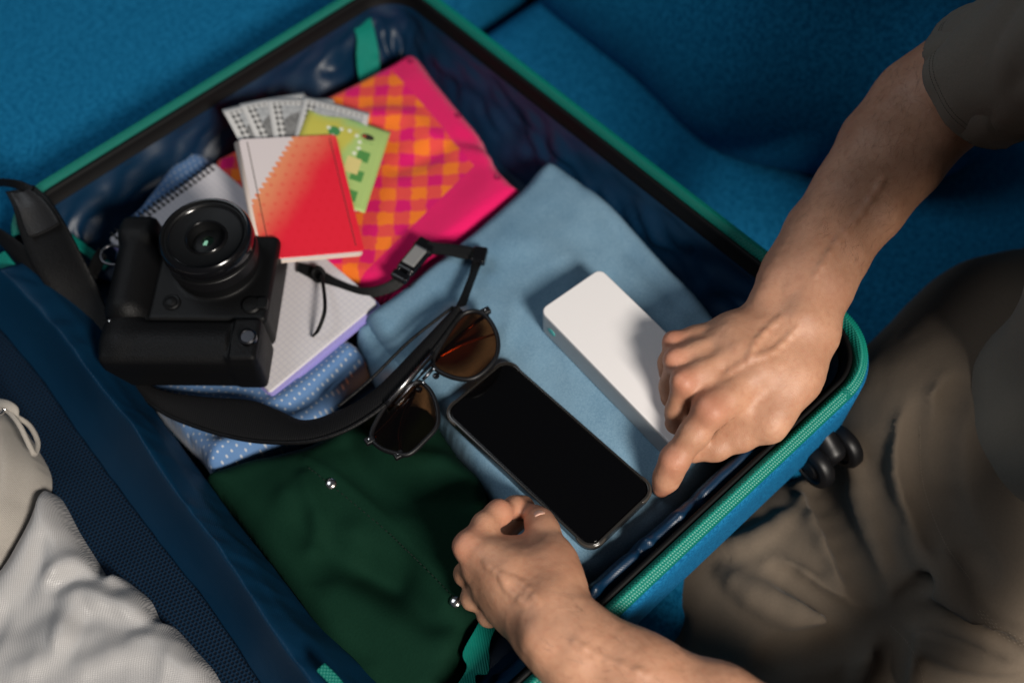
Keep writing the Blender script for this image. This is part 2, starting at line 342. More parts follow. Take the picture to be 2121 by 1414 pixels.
def cloth(name, outline, zo, z0, z1, m, parent=None, edge=.02, res=.004, folds=(), noise=((.0025, 18),), seed=0, smooth=4, band=None, drop=0, slope=None, dir_noise=None):
    """folded garment: outline given by sight lines at height zo, rounded edge from z0 to z1, fold ridges along traced lines"""
    ol = np.array([q[:2] for q in PL(outline, zo)]); ol = np.array([q[:2] for q in spline([(*q, 0) for q in ol], smooth, True)]) if smooth > 1 else ol
    lo, hi = ol.min(0), ol.max(0)
    bnd = []
    for i in range(len(ol)):
        a, b = ol[i], ol[(i + 1) % len(ol)]; k = max(1, int(np.linalg.norm(b - a) / res))
        bnd += [a + (b - a) * j / k for j in range(k)]
    bnd = np.array(bnd)
    gx, gy = np.meshgrid(np.arange(lo[0], hi[0], res), np.arange(lo[1], hi[1], res * .87)); gx = gx + (np.arange(gx.shape[0]) % 2)[:, None] * res / 2
    q = np.stack([gx.ravel(), gy.ravel()], 1); q = q[inside(q, ol)]; q = q[poly_dist(q, bnd[::2]) > res * .6]
    allp = np.concatenate([bnd, q]); nb = len(bnd)
    r = geometry.delaunay_2d_cdt([Vector(p) for p in allp], [(i, (i + 1) % nb) for i in range(nb)], [], 1, 1e-7)
    pts = np.array([tuple(p) for p in r[0]]); fac = [tuple(t) for t in r[2]]
    d = poly_dist(pts, ol); u = np.clip(d / edge, 0, 1); prof = np.sqrt(np.clip(1 - (1 - u) ** 2, 0, 1))
    z = z0 + (z1 - z0) * prof
    p3 = np.stack([pts[:, 0], pts[:, 1], np.full(len(pts), seed * 3.7)], 1)
    for amp, s in noise: z = z + amp * pn(p3 * np.array([s, s, 1])) * (.25 + .75 * prof)
    if dir_noise:                                                    # wrinkles drawn out along one heading
        for amp, ang, s1, s2 in dir_noise:
            c, s_ = math.cos(ang), math.sin(ang); rot = np.stack([(p3[:, 0] * c + p3[:, 1] * s_) * s1, (-p3[:, 0] * s_ + p3[:, 1] * c) * s2, p3[:, 2]], 1)
            wob = pn(p3 * np.array([9, 9, 1]) + 5); rot[:, 1] += wob * .9
            z = z + amp * (1 - 2 * np.abs(pn(rot))) * prof
    for line, amp, wd in folds:
        l2 = np.array([s[:2] for s in spline(PL(line, zo), 6)]); dd = poly_dist(pts, l2, False); z = z + amp * np.exp(-(dd / wd) ** 2) * np.minimum(1, .35 + prof)
    if slope is not None: z = z + (pts - ol.mean(0)) @ np.asarray(slope)
    at = {}
    if band is not None: at['band'] = band(pts)
    v = np.concatenate([pts, z[:, None]], 1)
    # a skirt that closes the pile down to the surface below
    if drop:
        e = {}
        for t in fac:
            for a, b in ((t[0], t[1]), (t[1], t[2]), (t[2], t[0])): e[(a, b)] = 1
        bd = [(a, b) for a, b in e if (b, a) not in e]; idx = {}
        vv = [tuple(x) for x in v]
        for a, b in bd:
            for s in (a, b):
                if s not in idx: idx[s] = len(vv); vv.append((v[s][0], v[s][1], v[s][2] - drop))
        fac += [(a, idx[a], idx[b], b) for a, b in bd]
        if at: at = {k: list(x) + [0] * (len(vv) - len(v)) for k, x in at.items()}
        if at:
            for s, j in idx.items():
                for k in at: at[k][j] = at[k][s]
        v = vv
    return msh(name, v, fac, m, parent, True, at)

# ------------------------------------------------------------------ distance-field bodies (smooth unions meshed by surface nets)
def cone(a, b, ra, rb, k=.01):
    a, b = np.asarray(a, np.float32), np.asarray(b, np.float32); ba = b - a; L = float(ba @ ba) + 1e-12
    def fn(p):
        pa = p - a; h = np.clip(pa @ ba / L, 0, 1)[:, None]; return np.linalg.norm(pa - h * ba, axis=1) - (ra + (rb - ra) * h[:, 0])
    return (fn, (a + b) / 2, math.sqrt(L) / 2 + max(ra, rb), k, 1)
def carve(a, b, ra, rb, k=.006):
    c = cone(a, b, ra, rb, k); return c[:4] + (-1,)
def rbox(c, h, r, k=.004, rot=None, sign=1):
    c, h = np.asarray(c, np.float32), np.asarray(h, np.float32)
    def fn(p):
        q = p - c
        if rot is not None: q = q @ rot
        q = np.abs(q) - (h - r); return np.linalg.norm(np.maximum(q, 0), axis=1) + np.minimum(q.max(1), 0) - r
    return (fn, c, float(np.linalg.norm(h)) + r, k, sign)
def smin(a, b, k):
    h = np.maximum(k - np.abs(a - b), 0) / k; return np.minimum(a, b) - h * h * k * .25
def field(groups, p, bc=None, br=0, disp=None):
    tot = None
    for prims, kg in groups:
        d = None
        for fn, c, reach, k, sg in prims:
            if bc is not None and np.linalg.norm(c - bc) - reach - br > k + .03: continue
            x = fn(p)
            if sg < 0:
                if d is not None: d = -smin(-d, x, k)
            else: d = x if d is None else smin(d, x, k)
        if d is not None: tot = d if tot is None else smin(tot, d, kg)
    if tot is None: tot = np.full(len(p), 1., np.float32)
    return tot + disp(p) if disp is not None else tot
def sdf_mesh(name, groups, h, m, parent=None, disp=None, attrs=None, B=20, clip=None):
    al = [q for g in groups for q in g[0] if q[4] > 0]
    lo = np.min([q[1] - q[2] for q in al], 0) - 4 * h; hi = np.max([q[1] + q[2] for q in al], 0) + 4 * h
    if clip is not None: lo = np.maximum(lo, clip[0]); hi = np.minimum(hi, clip[1])
    nb = np.ceil((hi - lo) / (h * B)).astype(int); ii = np.stack(np.meshgrid(*[np.arange(k) for k in nb], indexing='ij'), -1).reshape(-1, 3)
    cen = lo + (ii + .5) * B * h; hd = B * h * .87
    dc = field(groups, cen.astype(np.float32)); keep = np.abs(dc) < hd * 1.25 + .012
    gi = np.arange(-1, B + 1); loc = np.stack(np.meshgrid(gi, gi, gi, indexing='ij'), -1).reshape(-1, 3); n = B + 2
    KX, KY = 1 << 40, 1 << 20; keys, pos, quads = [], [], []
    corner = np.array([(a, b, c) for a in (0, 1) for b in (0, 1) for c in (0, 1)])
    for b_, c_ in zip(ii[keep], cen[keep]):
        org = b_ * B; p = (lo + (org + loc) * h).astype(np.float32)
        d = field(groups, p, c_, hd + 2 * h).reshape(n, n, n)
        s = d < 0
        if s.all() or not s.any(): continue
        # cells with lower corner in -1..B-1 are sampled; this block owns 0..B-1 shifted by one sample
        cs = np.stack([s[a:a + n - 1, b:b + n - 1, c:c + n - 1] for a, b, c in corner], -1); act = cs.any(-1) & ~cs.all(-1)
        own = act.copy(); own[-1:, :, :] = False; own[:, -1:, :] = False; own[:, :, -1:] = False
        ci = np.argwhere(own)
        if len(ci):
            acc = np.zeros((len(ci), 3)); cnt = np.zeros(len(ci))
            for e0 in range(8):
                for e1 in range(e0 + 1, 8):
                    if np.abs(corner[e0] - corner[e1]).sum() != 1: continue
                    q0, q1 = ci + corner[e0], ci + corner[e1]; d0, d1 = d[tuple(q0.T)], d[tuple(q1.T)]; x = (d0 < 0) != (d1 < 0)
                    t = np.where(x, d0 / np.where(x, d0 - d1, 1), 0)[:, None]; acc += np.where(x[:, None], q0 + t * (q1 - q0), 0); cnt += x
            w_ = acc / cnt[:, None]; pos.append(lo + (org + w_ - 1) * h); g = ci + org; keys.append(g[:, 0] * KX + g[:, 1] * KY + g[:, 2])
        for ax in range(3):                                           # edges starting at samples 1..B (one owner each)
            o1, o2 = [(1, 2), (2, 0), (0, 1)][ax]; sl0 = [slice(1, B + 1)] * 3; sl1 = list(sl0); sl1[ax] = slice(2, B + 2)
            if True:
                sl0[ax] = slice(0, B); sl1[ax] = slice(1, B + 1)
            a0, a1 = s[tuple(sl0)], s[tuple(sl1)]; e = np.argwhere(a0 != a1)
            if not len(e): continue
            fl = a0[tuple(e.T)]; base = e + 1; base[:, ax] -= 1; g = base + org
            def key(da, db):
                q = g.copy(); q[:, o1] -= da; q[:, o2] -= db; return q[:, 0] * KX + q[:, 1] * KY + q[:, 2]
            k4 = np.stack([key(0, 0), key(1, 0), key(1, 1), key(0, 1)], 1); k4[~fl] = k4[~fl][:, ::-1]; quads.append(k4)
    K = np.concatenate(keys); pos = np.concatenate(pos); Q = np.concatenate(quads); o = np.argsort(K); K = K[o]; pos = pos[o]
    ix = np.clip(np.searchsorted(K, Q), 0, len(K) - 1); ok = (K[ix] == Q).all(1); ix = ix[ok]
    # settle the vertices on the surface
    pf = pos.astype(np.float32)
    for it in range(2):
        for st in range(0, len(pf), 6000):
            q = pf[st:st + 6000]; bc = q.mean(0); br = float(np.linalg.norm(q - bc, axis=1).max()); f0 = field(groups, q, bc, br); e = h * .3; gr = np.stack([field(groups, q + np.eye(3, dtype=np.float32)[k] * e, bc, br) - f0 for k in range(3)], 1) / e
            pf[st:st + 6000] = q - np.clip(f0 / np.maximum((gr ** 2).sum(1), .2), -h, h)[:, None] * gr * .9
            if it == 1 and disp is not None: pf[st:st + 6000] -= (disp(q) / np.maximum(np.linalg.norm(gr, axis=1), .3))[:, None] * gr
    return msh(name, pf, ix, m, parent, True, attrs(pf) if attrs else None)

# ================================================================== the setting
fl = msh('floor', [(-4, -4, -.42), (4, -4, -.42), (4, 4, -.42), (-4, 4, -.42)], [(0, 1, 2, 3)], 'floor'); fl['kind'] = 'structure'
sofa = thing('sofa', 'blue woven fabric sofa that the open suitcase lies on', 'sofa', (.3, .8, -.42))
def under(o, par):                                              # keep world placement under a parent that has been moved
    o.parent = par; o.matrix_parent_inverse = Matrix.LocRotScale(par.location, par.rotation_euler, None).inverted(); return o
def puff(a, s, sd): return lambda p: (a * pn(p * s + sd)).astype(np.float32)
under(sdf_mesh('seat_cushion', [([rbox((.40, .475, -.13), (1.15, .335, .13), .035)], .01)], .014, 'sofa', disp=puff(.004, 5, 1)), sofa)
under(sdf_mesh('seat_cushion', [([rbox((.40, 1.350, -.08), (1.15, .515, .18), .035)], .01)], .014, 'sofa', disp=puff(.004, 5, 4)), sofa)
# back cushion whose rounded near end curls away behind the arm
bk = [cone(P(1140, -40, .07) + (.13, 0, 0), P(1470, 205, .07) + (.125, 0, 0), .135, .13, .05), cone(P(1470, 205, .07) + (.125, 0, 0), P(1690, 300, .07) + (.14, 0, 0), .13, .12, .05),
      rbox((1.12, .95, .2), (.36, .52, .22), .12, .08)]
under(sdf_mesh('back_cushion', [(bk, .02)], .014, 'sofa', disp=puff(.005, 6, 2)), sofa)

# ================================================================== suitcase
X0, X1, Y0, Y1, ZR, CR = .053, .529, .159, .811, .15, .054
case = thing('suitcase', 'open blue suitcase with navy satin lining, black rim and teal zipper', 'suitcase', (.29, .49, .004))
def rim_path(step=.006):
    pts, nr = [], []
    cs = [(X1 - CR, Y0 + CR, -90), (X1 - CR, Y1 - CR, 0), (X0 + CR, Y1 - CR, 90), (X0 + CR, Y0 + CR, 180)]
    for i, (cx, cy, a) in enumerate(cs):
        for j in range(17):
            t = math.radians(a + 90 * j / 16); pts.append((cx + CR * math.cos(t), cy + CR * math.sin(t))); nr.append((math.cos(t), math.sin(t)))
        nx, ny, na = cs[(i + 1) % 4]; t = math.radians(a + 90); A = pts[-1]; B_ = (nx + CR * math.cos(math.radians(na)), ny + CR * math.sin(math.radians(na)))
        L = math.dist(A, B_); k = int(L / step)
        for j in range(1, k): pts.append((A[0] + (B_[0] - A[0]) * j / k, A[1] + (B_[1] - A[1]) * j / k)); nr.append((math.cos(t), math.sin(t)))
    return np.array(pts), np.array(nr)
RP, RN = rim_path(); s_arc = np.concatenate([[0], np.cumsum(np.linalg.norm(np.diff(RP, axis=0), axis=1))])
def sweep(name, prof, m, disp=None, keep=None):
    n = len(RP); k = len(prof); v = []
    for j, (o, z) in enumerate(prof):
        q = RP + RN * o; v.append(np.concatenate([q, np.full((n, 1), ZR + z)], 1))
    v = np.stack(v, 1)                                           # n,k,3
    if disp is not None: v = disp(v)
    ids = [i for i in range(n) if keep is None or keep(RP[i])]
    f = [(i * k + j, ((i + 1) % n) * k + j, ((i + 1) % n) * k + j + 1, i * k + j + 1) for i in ids for j in range(k - 1)]
    return under(msh(name, v.reshape(-1, 3), f, m), case)
off_hinge = lambda p: p[0] > X0 + .03 or p[1] > .775
sweep('shell', [(.0050, -.0070), (.0075, -.0095), (.0070, -.03), (.005, -.085), (-.002, -.118), (-.016, -.138), (-.05, -.145)], 'case_fabric', keep=off_hinge)
sweep('rim_frame', [(-.0068, -.004), (-.0080, -.0008), (-.0100, -.0008), (-.0114, -.002), (-.0120, -.005), (-.0150, -.017), (-.0170, -.019)], 'rim_black', keep=off_hinge)
tape = sweep('zipper_tape', [(-.0070, -.0062), (-.0062, -.0024), (-.0036, .0012), (-.0012, .0024), (.0022, .0014), (.0050, -.0020), (.0056, -.0078)], 'tape', keep=off_hinge)
def coil():
    v, f = [], []; tot = s_arc[-1]; u = np.arange(0, tot, .0022)
    px = np.stack([np.interp(u, s_arc, RP[:, k]) for k in (0, 1)], 1); nn = np.stack([np.interp(u, s_arc, RN[:, k]) for k in (0, 1)], 1)
    for i in range(len(u)):
        if not off_hinge(px[i]): continue
        n_ = nn[i] / np.linalg.norm(nn[i]); t = np.array([-n_[1], n_[0]])
        for row, (o, z) in enumerate(((-.0004, .0027), (.0019, .0017), (.0038, -.0003))):
            c = px[i] + n_ * o + t * (.0011 if row == 1 else 0); b = len(v); z = ZR + z
            d1 = t * .00080 + n_ * .0006; d2 = n_ * .0011 - t * .0004
            v += [(*(c - d1 - d2), z - .0002), (*(c + d1 - d2), z - .0002), (*(c + d1 + d2), z - .0009), (*(c - d1 + d2), z - .0009), (*c, z + .0006)]
            f += [(b, b + 1, b + 4), (b + 1, b + 2, b + 4), (b + 2, b + 3, b + 4), (b + 3, b, b + 4)]
    o = msh('zipper_coil', v, f, 'teeth', None, True); o['kind'] = 'stuff'; return o
zc = coil(); zc.parent = tape
def line_disp(v):
    n, k, _ = v.shape; q = v.reshape(-1, 3).copy(); S = np.repeat(s_arc, k); J = np.tile(np.arange(k), n) / (k - 1); th = np.repeat(np.arctan2(RN[:, 1], RN[:, 0]), k)
    a = np.stack([RP[:, 0].repeat(k) * 26, RP[:, 1].repeat(k) * 26, J * 2.2], 1); b = np.stack([RP[:, 0].repeat(k) * 60, RP[:, 1].repeat(k) * 60, J * 5], 1)
    w_ = np.sin(np.pi * np.clip(J * 1.15, 0, 1)); d = (.012 * pn(a) + .0075 * (1 - 2 * np.abs(pn(b * .45 + J[:, None] * 1.5))) + .0025 * pn(b * 1.3) - .004) * w_
    q[:, :2] += np.repeat(RN, k, 0) * d[:, None]; q[:, 2] += w_ * .006 * pn(a * 1.7 + 9)
    return q.reshape(n, k, 3)
prof = [(-.0160, -.015), (-.0175, -.019)] + [(-.0175 - .036 * (i / 22) ** 1.2, -.019 - .079 * (i / 22)) for i in range(1, 23)]
sweep('lining', prof, 'lining', line_disp, keep=lambda p: p[0] > X0 + .012 or p[1] > .75)
under(cloth('lining_bulge', [(1150, 1290), (1195, 1222), (1245, 1172), (1320, 1108), (1400, 1040), (1480, 965), (1560, 890), (1640, 815), (1700, 800), (1700, 850), (1620, 935), (1520, 1035), (1420, 1130), (1330, 1215), (1262, 1285), (1205, 1340)], .128, .094, .141, 'lining', None, .017, .0028,
      folds=[([(1195, 1262), (1300, 1162), (1420, 1052), (1540, 942)], .006, .006), ([(1290, 1130), (1335, 1165)], -.004, .004), ([(1310, 1115), (1355, 1150)], .004, .004), ([(1215, 1210), (1245, 1255)], .004, .005), ([(1420, 1020), (1455, 1075)], -.004, .005), ([(1380, 1055), (1420, 1100)], .003, .004), ([(1240, 1255), (1340, 1170), (1460, 1070), (1570, 970)], -.004, .004)], noise=((.005, 24), (.0025, 60)), seed=11, smooth=3, drop=.02), case)
fo = msh('lining_floor', [(X0 + .01, Y0 + .02, .058), (X1 - .02, Y0 + .02, .058), (X1 - .02, Y1 - .02, .058), (X0 + .01, Y1 - .02, .058)], [(0, 1, 2, 3)], 'lining'); under(fo, case)
# nylon flap that covers the hinge between the halves
ridge = [(0, 560, .152), (105, 668, .152), (193, 784, .152), (269, 874, .152), (314, 946, .152), (386, 1049, .152), (444, 1125, .152), (507, 1215, .152), (556, 1296, .152), (628, 1394, .152), (690, 1480, .152)]
inner = [(100, 550, .124), (215, 680, .116), (305, 825, .104), (360, 905, .100), (421, 986, .098), (490, 1078, .097), (583, 1197, .097), (630, 1255, .097), (673, 1305, .098), (776, 1408, .099), (840, 1480, .100)]
outer = [(-90, 600, .106), (-5, 680, .105), (81, 780, .104), (140, 865, .104), (206, 959, .103), (262, 1035, .103), (314, 1103, .103), (378, 1185, .103), (439, 1264, .103), (533, 1408, .103), (580, 1480, .103)]
def flap():
    A, Rg, B_ = [spline(PL(q), 14) for q in (inner, ridge, outer)]; N = len(A); C_ = 48; v = []
    T = np.linspace(0, 1, C_ + 1)
    for i in range(N):
        q = np.array([A[i] + (Rg[i] - A[i]) * (t / .40) if t < .40 else Rg[i] + (B_[i] - Rg[i]) * ((t - .40) / .60) for t in T])
        q[:, 2] -= .006 * np.sin(np.pi * np.clip((T - .40) / .60, 0, 1)) - .004 * np.sin(np.pi * np.clip(T / .40, 0, 1))
        for _ in range(5): q[1:-1] = .25 * q[:-2] + .5 * q[1:-1] + .25 * q[2:]
        v += list(q)
    v = np.array(v); J = np.tile(np.arange(C_ + 1) / C_, N)
    w_ = np.sin(np.pi * np.clip(J, 0, 1)) ** .6
    along = np.stack([(v[:, 0] * .76 - v[:, 1] * .65) * 9, (v[:, 0] * .65 + v[:, 1] * .76) * 34, J * 2.2], 1)
    d = .0030 * pn(along * .8) + .0016 * (1 - 2 * np.abs(pn(along * 1.5 + 7))) + .0006 * pn(v * 90) + .0020 * (1 - 2 * np.abs(pn(v * np.array([26, 26, 5]) + 21))) * np.exp(-((J - .3) / .25) ** 2) + .0016 * np.exp(-((J - .42 - .05 * pn(along * .5 + 3)) / .03) ** 2) + .0012 * np.exp(-((J - .20 - .10 * pn(along * .5 + 13)) / .05) ** 2); v[:, 2] += d * (.25 + .75 * w_); v[:, 0] += .4 * d
    f = [(i * (C_ + 1) + j, i * (C_ + 1) + j + 1, (i + 1) * (C_ + 1) + j + 1, (i + 1) * (C_ + 1) + j) for i in range(N - 1) for j in range(C_)]
    o = msh('hinge_flap', v, f, 'flap'); s = o.modifiers.new('s', 'SOLIDIFY'); s.thickness = .0012; under(o, case); return o
flap()
# lid half lying open on the left: shell and the honeycomb divider panel zipped over it
def lid():
    ol = rrect(-.43, .045, .15, .82, .06)
    under(prism('lid_shell', ol, .006, .088, 'case_fabric', None, .02), case)
    gx, gy = np.meshgrid(np.linspace(-.42, .045, 60), np.linspace(.16, .81, 80)); q = np.stack([gx.ravel(), gy.ravel(), np.full(gx.size, .0)], 1)
    z = .096 + .004 * pn(q * 9) + .003 * pn(q * 21 + 4); v = np.stack([q[:, 0], q[:, 1], z], 1)
    f = [(i * 60 + j, i * 60 + j + 1, (i + 1) * 60 + j + 1, (i + 1) * 60 + j) for i in range(79) for j in range(59)]
    under(msh('divider_panel', v, f, 'panel'), case)
lid()
# teal straps
def strap(ea, eb): return under(ribbon('strap', PL(ea), PL(eb), .0016, 'teal', None, 10, 4), case)
strap([(718, 34, .128), (738, 75, .118), (738, 115, .104), (742, 155, .092), (752, 190, .080)], [(760, 10, .128), (775, 62, .118), (784, 105, .104), (786, 130, .092), (792, 180, .080)])
strap([(1010, 1255, .094), (985, 1300, .102), (958, 1352, .108), (966, 1385, .108), (930, 1440, .104)], [(1040, 1275, .092), (1015, 1330, .100), (1012, 1392, .106), (985, 1400, .107), (995, 1450, .102)])
strap([(120, 465, .118), (175, 505, .108), (230, 545, .100)], [(145, 500, .118), (180, 530, .110), (215, 560, .100)])
strap([(1640, 795, .108), (1740, 795, .118)], [(1640, 836, .098), (1700, 836, .110)])
strap([(10, 520, .146), (30, 545, .147), (62, 580, .147), (95, 612, .145)], [(-15, 535, .138), (5, 565, .139), (40, 605, .139), (75, 640, .136)])
# zipper end and slider peeking from the slit at the lower end of the flap
zp = under(ribbon('zipper_end', PL([(655, 1388, .162), (690, 1425, .160), (720, 1470, .158)]), PL([(672, 1372, .162), (705, 1405, .160), (735, 1450, .158)]), .002, 'tape', None, 6, 3), case)
# twin caster wheel on the short side
def caster():
    c = thing('caster', '', ''); del c['label']; del c['category']
    base = P(1712, 935, .068); c.location = base; c.rotation_euler = (0, 0, math.radians(-8)); c.scale = (.84,) * 3
    body = sdf_mesh('fork', [([rbox((0, .012, .0), (.011, .026, .017), .007), rbox((0, .034, .012), (.024, .014, .024), .008, .01), cone((0, -.008, .012), (0, .01, .02), .009, .011, .01)], .01)], .0016, 'black_plastic', c)
    for s in (-1, 1):
        wv = lathe('wheel', [(0, -.007), (.010, -.0075), (.012, -.0055), (.0155, -.0055), (.017, -.008), (.022, -.0075), (.0245, -.005), (.025, 0), (.0245, .005), (.022, .0075), (.017, .008), (.0155, .0055), (.012, .0055), (.010, .0075), (0, .007)], 'black_plastic', c, 48)
        wv.rotation_euler = (0, math.pi / 2, 0); wv.location = (s * .0195, -.004, -.004)
        hub = lathe('hub_cap', [(.0095, .0), (.0085, .0012), (0, .0016)], 'black_plastic', c, 24); hub.location = (s * .0267, -.004, -.004); hub.rotation_euler = (0, s * math.pi / 2, 0)
    under(c, case)
caster()

# ================================================================== clothes in the case
def band_fn(pts):
    q = pts
    def side(a, b):                                             # signed distance, positive to the right of a->b
        a, b = P(*a, .111)[:2], P(*b, .111)[:2]; d = (b - a) / np.linalg.norm(b - a); return (q[:, 0] - a[0]) * d[1] - (q[:, 1] - a[1]) * d[0]
    s2 = side((985, 335), (748, 562))
    s1 = np.where(side((908, 248), (990, 350)) < side((806, 134), (908, 248)), side((908, 248), (990, 350)), side((806, 134), (908, 248)))
    return np.maximum(-s1, -s2)
pink = cloth('checked_shorts', [(858, 104), (905, 160), (960, 225), (1005, 280), (1032, 340), (1062, 372), (1085, 400), (1000, 470), (900, 540), (850, 600), (790, 606), (700, 575), (610, 560), (520, 480), (450, 385), (436, 330), (470, 308), (560, 262), (650, 208), (740, 160), (800, 128)],
             .102, .075, .106, 'pink', None, .016, .0034, folds=[([(830, 350), (880, 330), (940, 300), (1000, 300)], -.004, .012), ([(770, 245), (850, 250), (900, 290), (1010, 330)], .0045, .011), ([(1040, 345), (1000, 420), (900, 520)], .003, .02), ([(700, 215), (790, 200), (850, 170)], .002, .02)], noise=((.004, 14),), seed=1, band=band_fn, smooth=5, drop=.03)
tag(pink, 'folded pink and orange checked shorts with plain pink waistband', 'shorts')
SNAPS = ((850, 128), (948, 240), (1030, 368))
jeans = thing('jeans', 'folded light blue denim jeans under the phone and white power bank', 'jeans', P(1100, 700, .06))
JO = [(1145, 331), (1205, 372), (1275, 428), (1345, 500), (1400, 560), (1470, 632), (1540, 740), (1560, 860), (1500, 960), (1400, 1070), (1300, 1150), (1205, 1215), (1150, 1180), (1080, 1110), (1030, 1040), (985, 975), (930, 905), (880, 825), (835, 780), (790, 730), (752, 672), (752, 655), (830, 592), (930, 512), (1010, 448), (1075, 388), (1112, 345)]
jt = cloth('upper_fold', JO, .105, .078, .1155, 'denim', None, .018, .0040, folds=[([(1210, 400), (1250, 450), (1330, 560), (1400, 640)], -.003, .008), ([(1230, 400), (1290, 470), (1370, 570), (1440, 650)], .003, .009), ([(800, 680), (850, 650), (900, 600)], .002, .02), ([(1180, 560), (1120, 520), (1050, 530)], .003, .018), ([(880, 660), (930, 600), (1010, 560)], -.0025, .016)],
           noise=((.0050, 13), (.0022, 34)), dir_noise=((.0022, .75, 7, 26),), seed=2, smooth=4, drop=.03)
under(jt, jeans)
under(cloth('lower_fold', [(728, 690), (742, 668), (800, 650), (900, 650), (930, 760), (880, 860), (820, 800), (775, 770), (745, 725)], .098, .070, .104, 'denim', None, .012, .004, noise=((.002, 20),), seed=3, smooth=4, drop=.03), jeans)
GO = [(640, 905), (760, 840), (880, 830), (915, 880), (960, 945), (1005, 1000), (1022, 1075), (1010, 1160), (1020, 1240), (985, 1310), (930, 1430), (800, 1470), (690, 1360), (560, 1180), (470, 1050), (415, 985), (470, 950)]
shirt = cloth('green_shirt', GO, .100, .072, .1065, 'green', None, .020, .0036, folds=[([(640, 960), (720, 1010), (800, 1080), (900, 1190), (985, 1260)], 0.0030, 0.0045), ([(730, 930), (760, 990), (830, 1040), (960, 1050)], -0.0075, 0.0136), ([(770, 900), (830, 960), (920, 980), (990, 1010)], 0.0090, 0.0136), ([(640, 1080), (690, 1150), (740, 1180), (820, 1200)], -0.0090, 0.0153), ([(600, 1040), (680, 1100), (730, 1110)], 0.0060, 0.0119), ([(760, 1180), (850, 1240), (900, 1290), (960, 1290)], -0.0090, 0.0136), ([(640, 1000), (660, 1080), (655, 1140)], 0.0060, 0.0085), ([(700, 1240), (800, 1300), (900, 1330)], 0.0060, 0.0170)],
              noise=((.013, 12), (.0045, 28)), dir_noise=((.003, 2.2, 9, 22),), seed=4, smooth=4, drop=.03)
tag(shirt, 'folded bottle green shirt with silver snap buttons', 'shirt')
def surf_z(o, x, y):                                            # height of a cloth at x, y
    v = np.array([q.co[:] for q in o.data.vertices]); d = (v[:, 0] - x) ** 2 + (v[:, 1] - y) ** 2; k = np.argsort(d)[:4]; return float(v[k, 2].max())
def on_cloth(o, px, py, z):
    p = P(px, py, z)
    for _ in range(3): z = surf_z(o, p[0], p[1]); p = P(px, py, z)
    return p
for x, y in SNAPS: lathe('snap', [(.0032, 0), (.0030, .0008), (.0018, .0010), (.0012, .0004), (0, .0004)], 'pink_plain', pink, 20, on_cloth(pink, x, y, .100))
for x, y in ((686, 1002), (944, 1246)):
    lathe('snap_button', [(.0050, 0), (.0050, .0008), (.0046, .0016), (.0038, .0024), (.0026, .0030), (.0013, .0033), (0, .0034)], 'metal', shirt, 28, on_cloth(shirt, x, y, .105))
def stitches(o, line, z, gap, ln, wd, m, par, name='stitching', lift=.0004):
    s = spline(PL(line, z), 30); v, f = [], []; acc = 0
    for a, b in zip(s[:-1], s[1:]):
        acc += np.linalg.norm(b - a)
        if acc < gap: continue
        acc = 0; t = (b - a) / np.linalg.norm(b - a); zc_ = (surf_z(o, a[0], a[1]) if o else a[2]) + lift; c = np.array([a[0], a[1], zc_]); n_ = np.array([-t[1], t[0], 0]); k = len(v)
        v += [c - t * ln - n_ * wd, c + t * ln - n_ * wd, c + t * ln + n_ * wd, c - t * ln + n_ * wd, c - t * ln * .6 + (0, 0, wd), c + t * ln * .6 + (0, 0, wd)]; f += [(k, k + 1, k + 5, k + 4), (k + 3, k + 4, k + 5, k + 2), (k, k + 4, k + 3), (k + 1, k + 2, k + 5)]
    q = msh(name, v, f, m, par, False); q['kind'] = 'stuff'; return q
stitches(shirt, [(640, 975), (720, 1035), (810, 1110), (900, 1200), (960, 1262)], .105, .0034, .0011, .00035, mat('green_thread', (.002, .008, .005), .9), shirt)
dot_o = [(395, 305), (440, 325), (450, 360), (520, 430), (600, 560), (680, 660), (735, 705), (755, 745), (700, 790), (660, 850), (560, 915), (500, 955), (437, 980), (405, 930), (340, 860), (290, 800), (255, 700), (230, 560), (240, 470), (290, 420), (345, 350)]
dshirt = cloth('dotted_shirt', dot_o, .096, .070, .100, 'dots', None, .014, .0036, folds=[([(560, 850), (640, 800), (740, 720)], .006, .009), ([(590, 880), (660, 820), (740, 760)], -.005, .008), ([(440, 960), (480, 920), (540, 900)], .006, .009), ([(400, 890), (450, 900), (500, 890)], -.004, .008), ([(380, 320), (360, 370), (320, 420)], .004, .01), ([(330, 830), (400, 860), (460, 930)], .003, .010)],
               noise=((.006, 16), (.002, 40)), seed=5, smooth=3, drop=.025)
tag(dshirt, 'blue chambray shirt with white polka dots under the notebook', 'shirt')

# ================================================================== notebook
nbp = [P(*q, .110) for q in ((440, 336), (725, 672), (560, 815), (222, 492))]
o0 = nbp[3]; ux = nbp[0] - nbp[3]; W_ = np.linalg.norm(ux); ux /= W_; uy = np.cross([0, 0, 1], ux); ang = math.atan2(ux[1], ux[0])
H_ = abs((nbp[1] - nbp[0]) @ uy)
nb = thing('notebook', 'spiral notebook with squared paper and lavender cover under the camera', 'notebook', (o0[0], o0[1], .1005), ang)
SG = 1 if (nbp[1] - nbp[0]) @ uy > 0 else -1
def nbr(x0, x1, y0, y1, r): return [(x, SG * y) for x, y in rrect(x0, x1, y0, y1, r, 4)] if SG > 0 else [(x, SG * y) for x, y in rrect(x0, x1, y0, y1, r, 4)][::-1]
prism('back_cover', nbr(-.001, W_ + .003, .004, H_ + .0045, .004), 0, .0016, 'lavender', nb)
prism('cover_stack', nbr(-.0005, W_ + .0015, .004, H_ + .003, .003), .0018, .0055, 'lavender', nb)
prism('page_block', nbr(0, W_, .003, H_, .003), .0057, .0095, 'paper', nb)
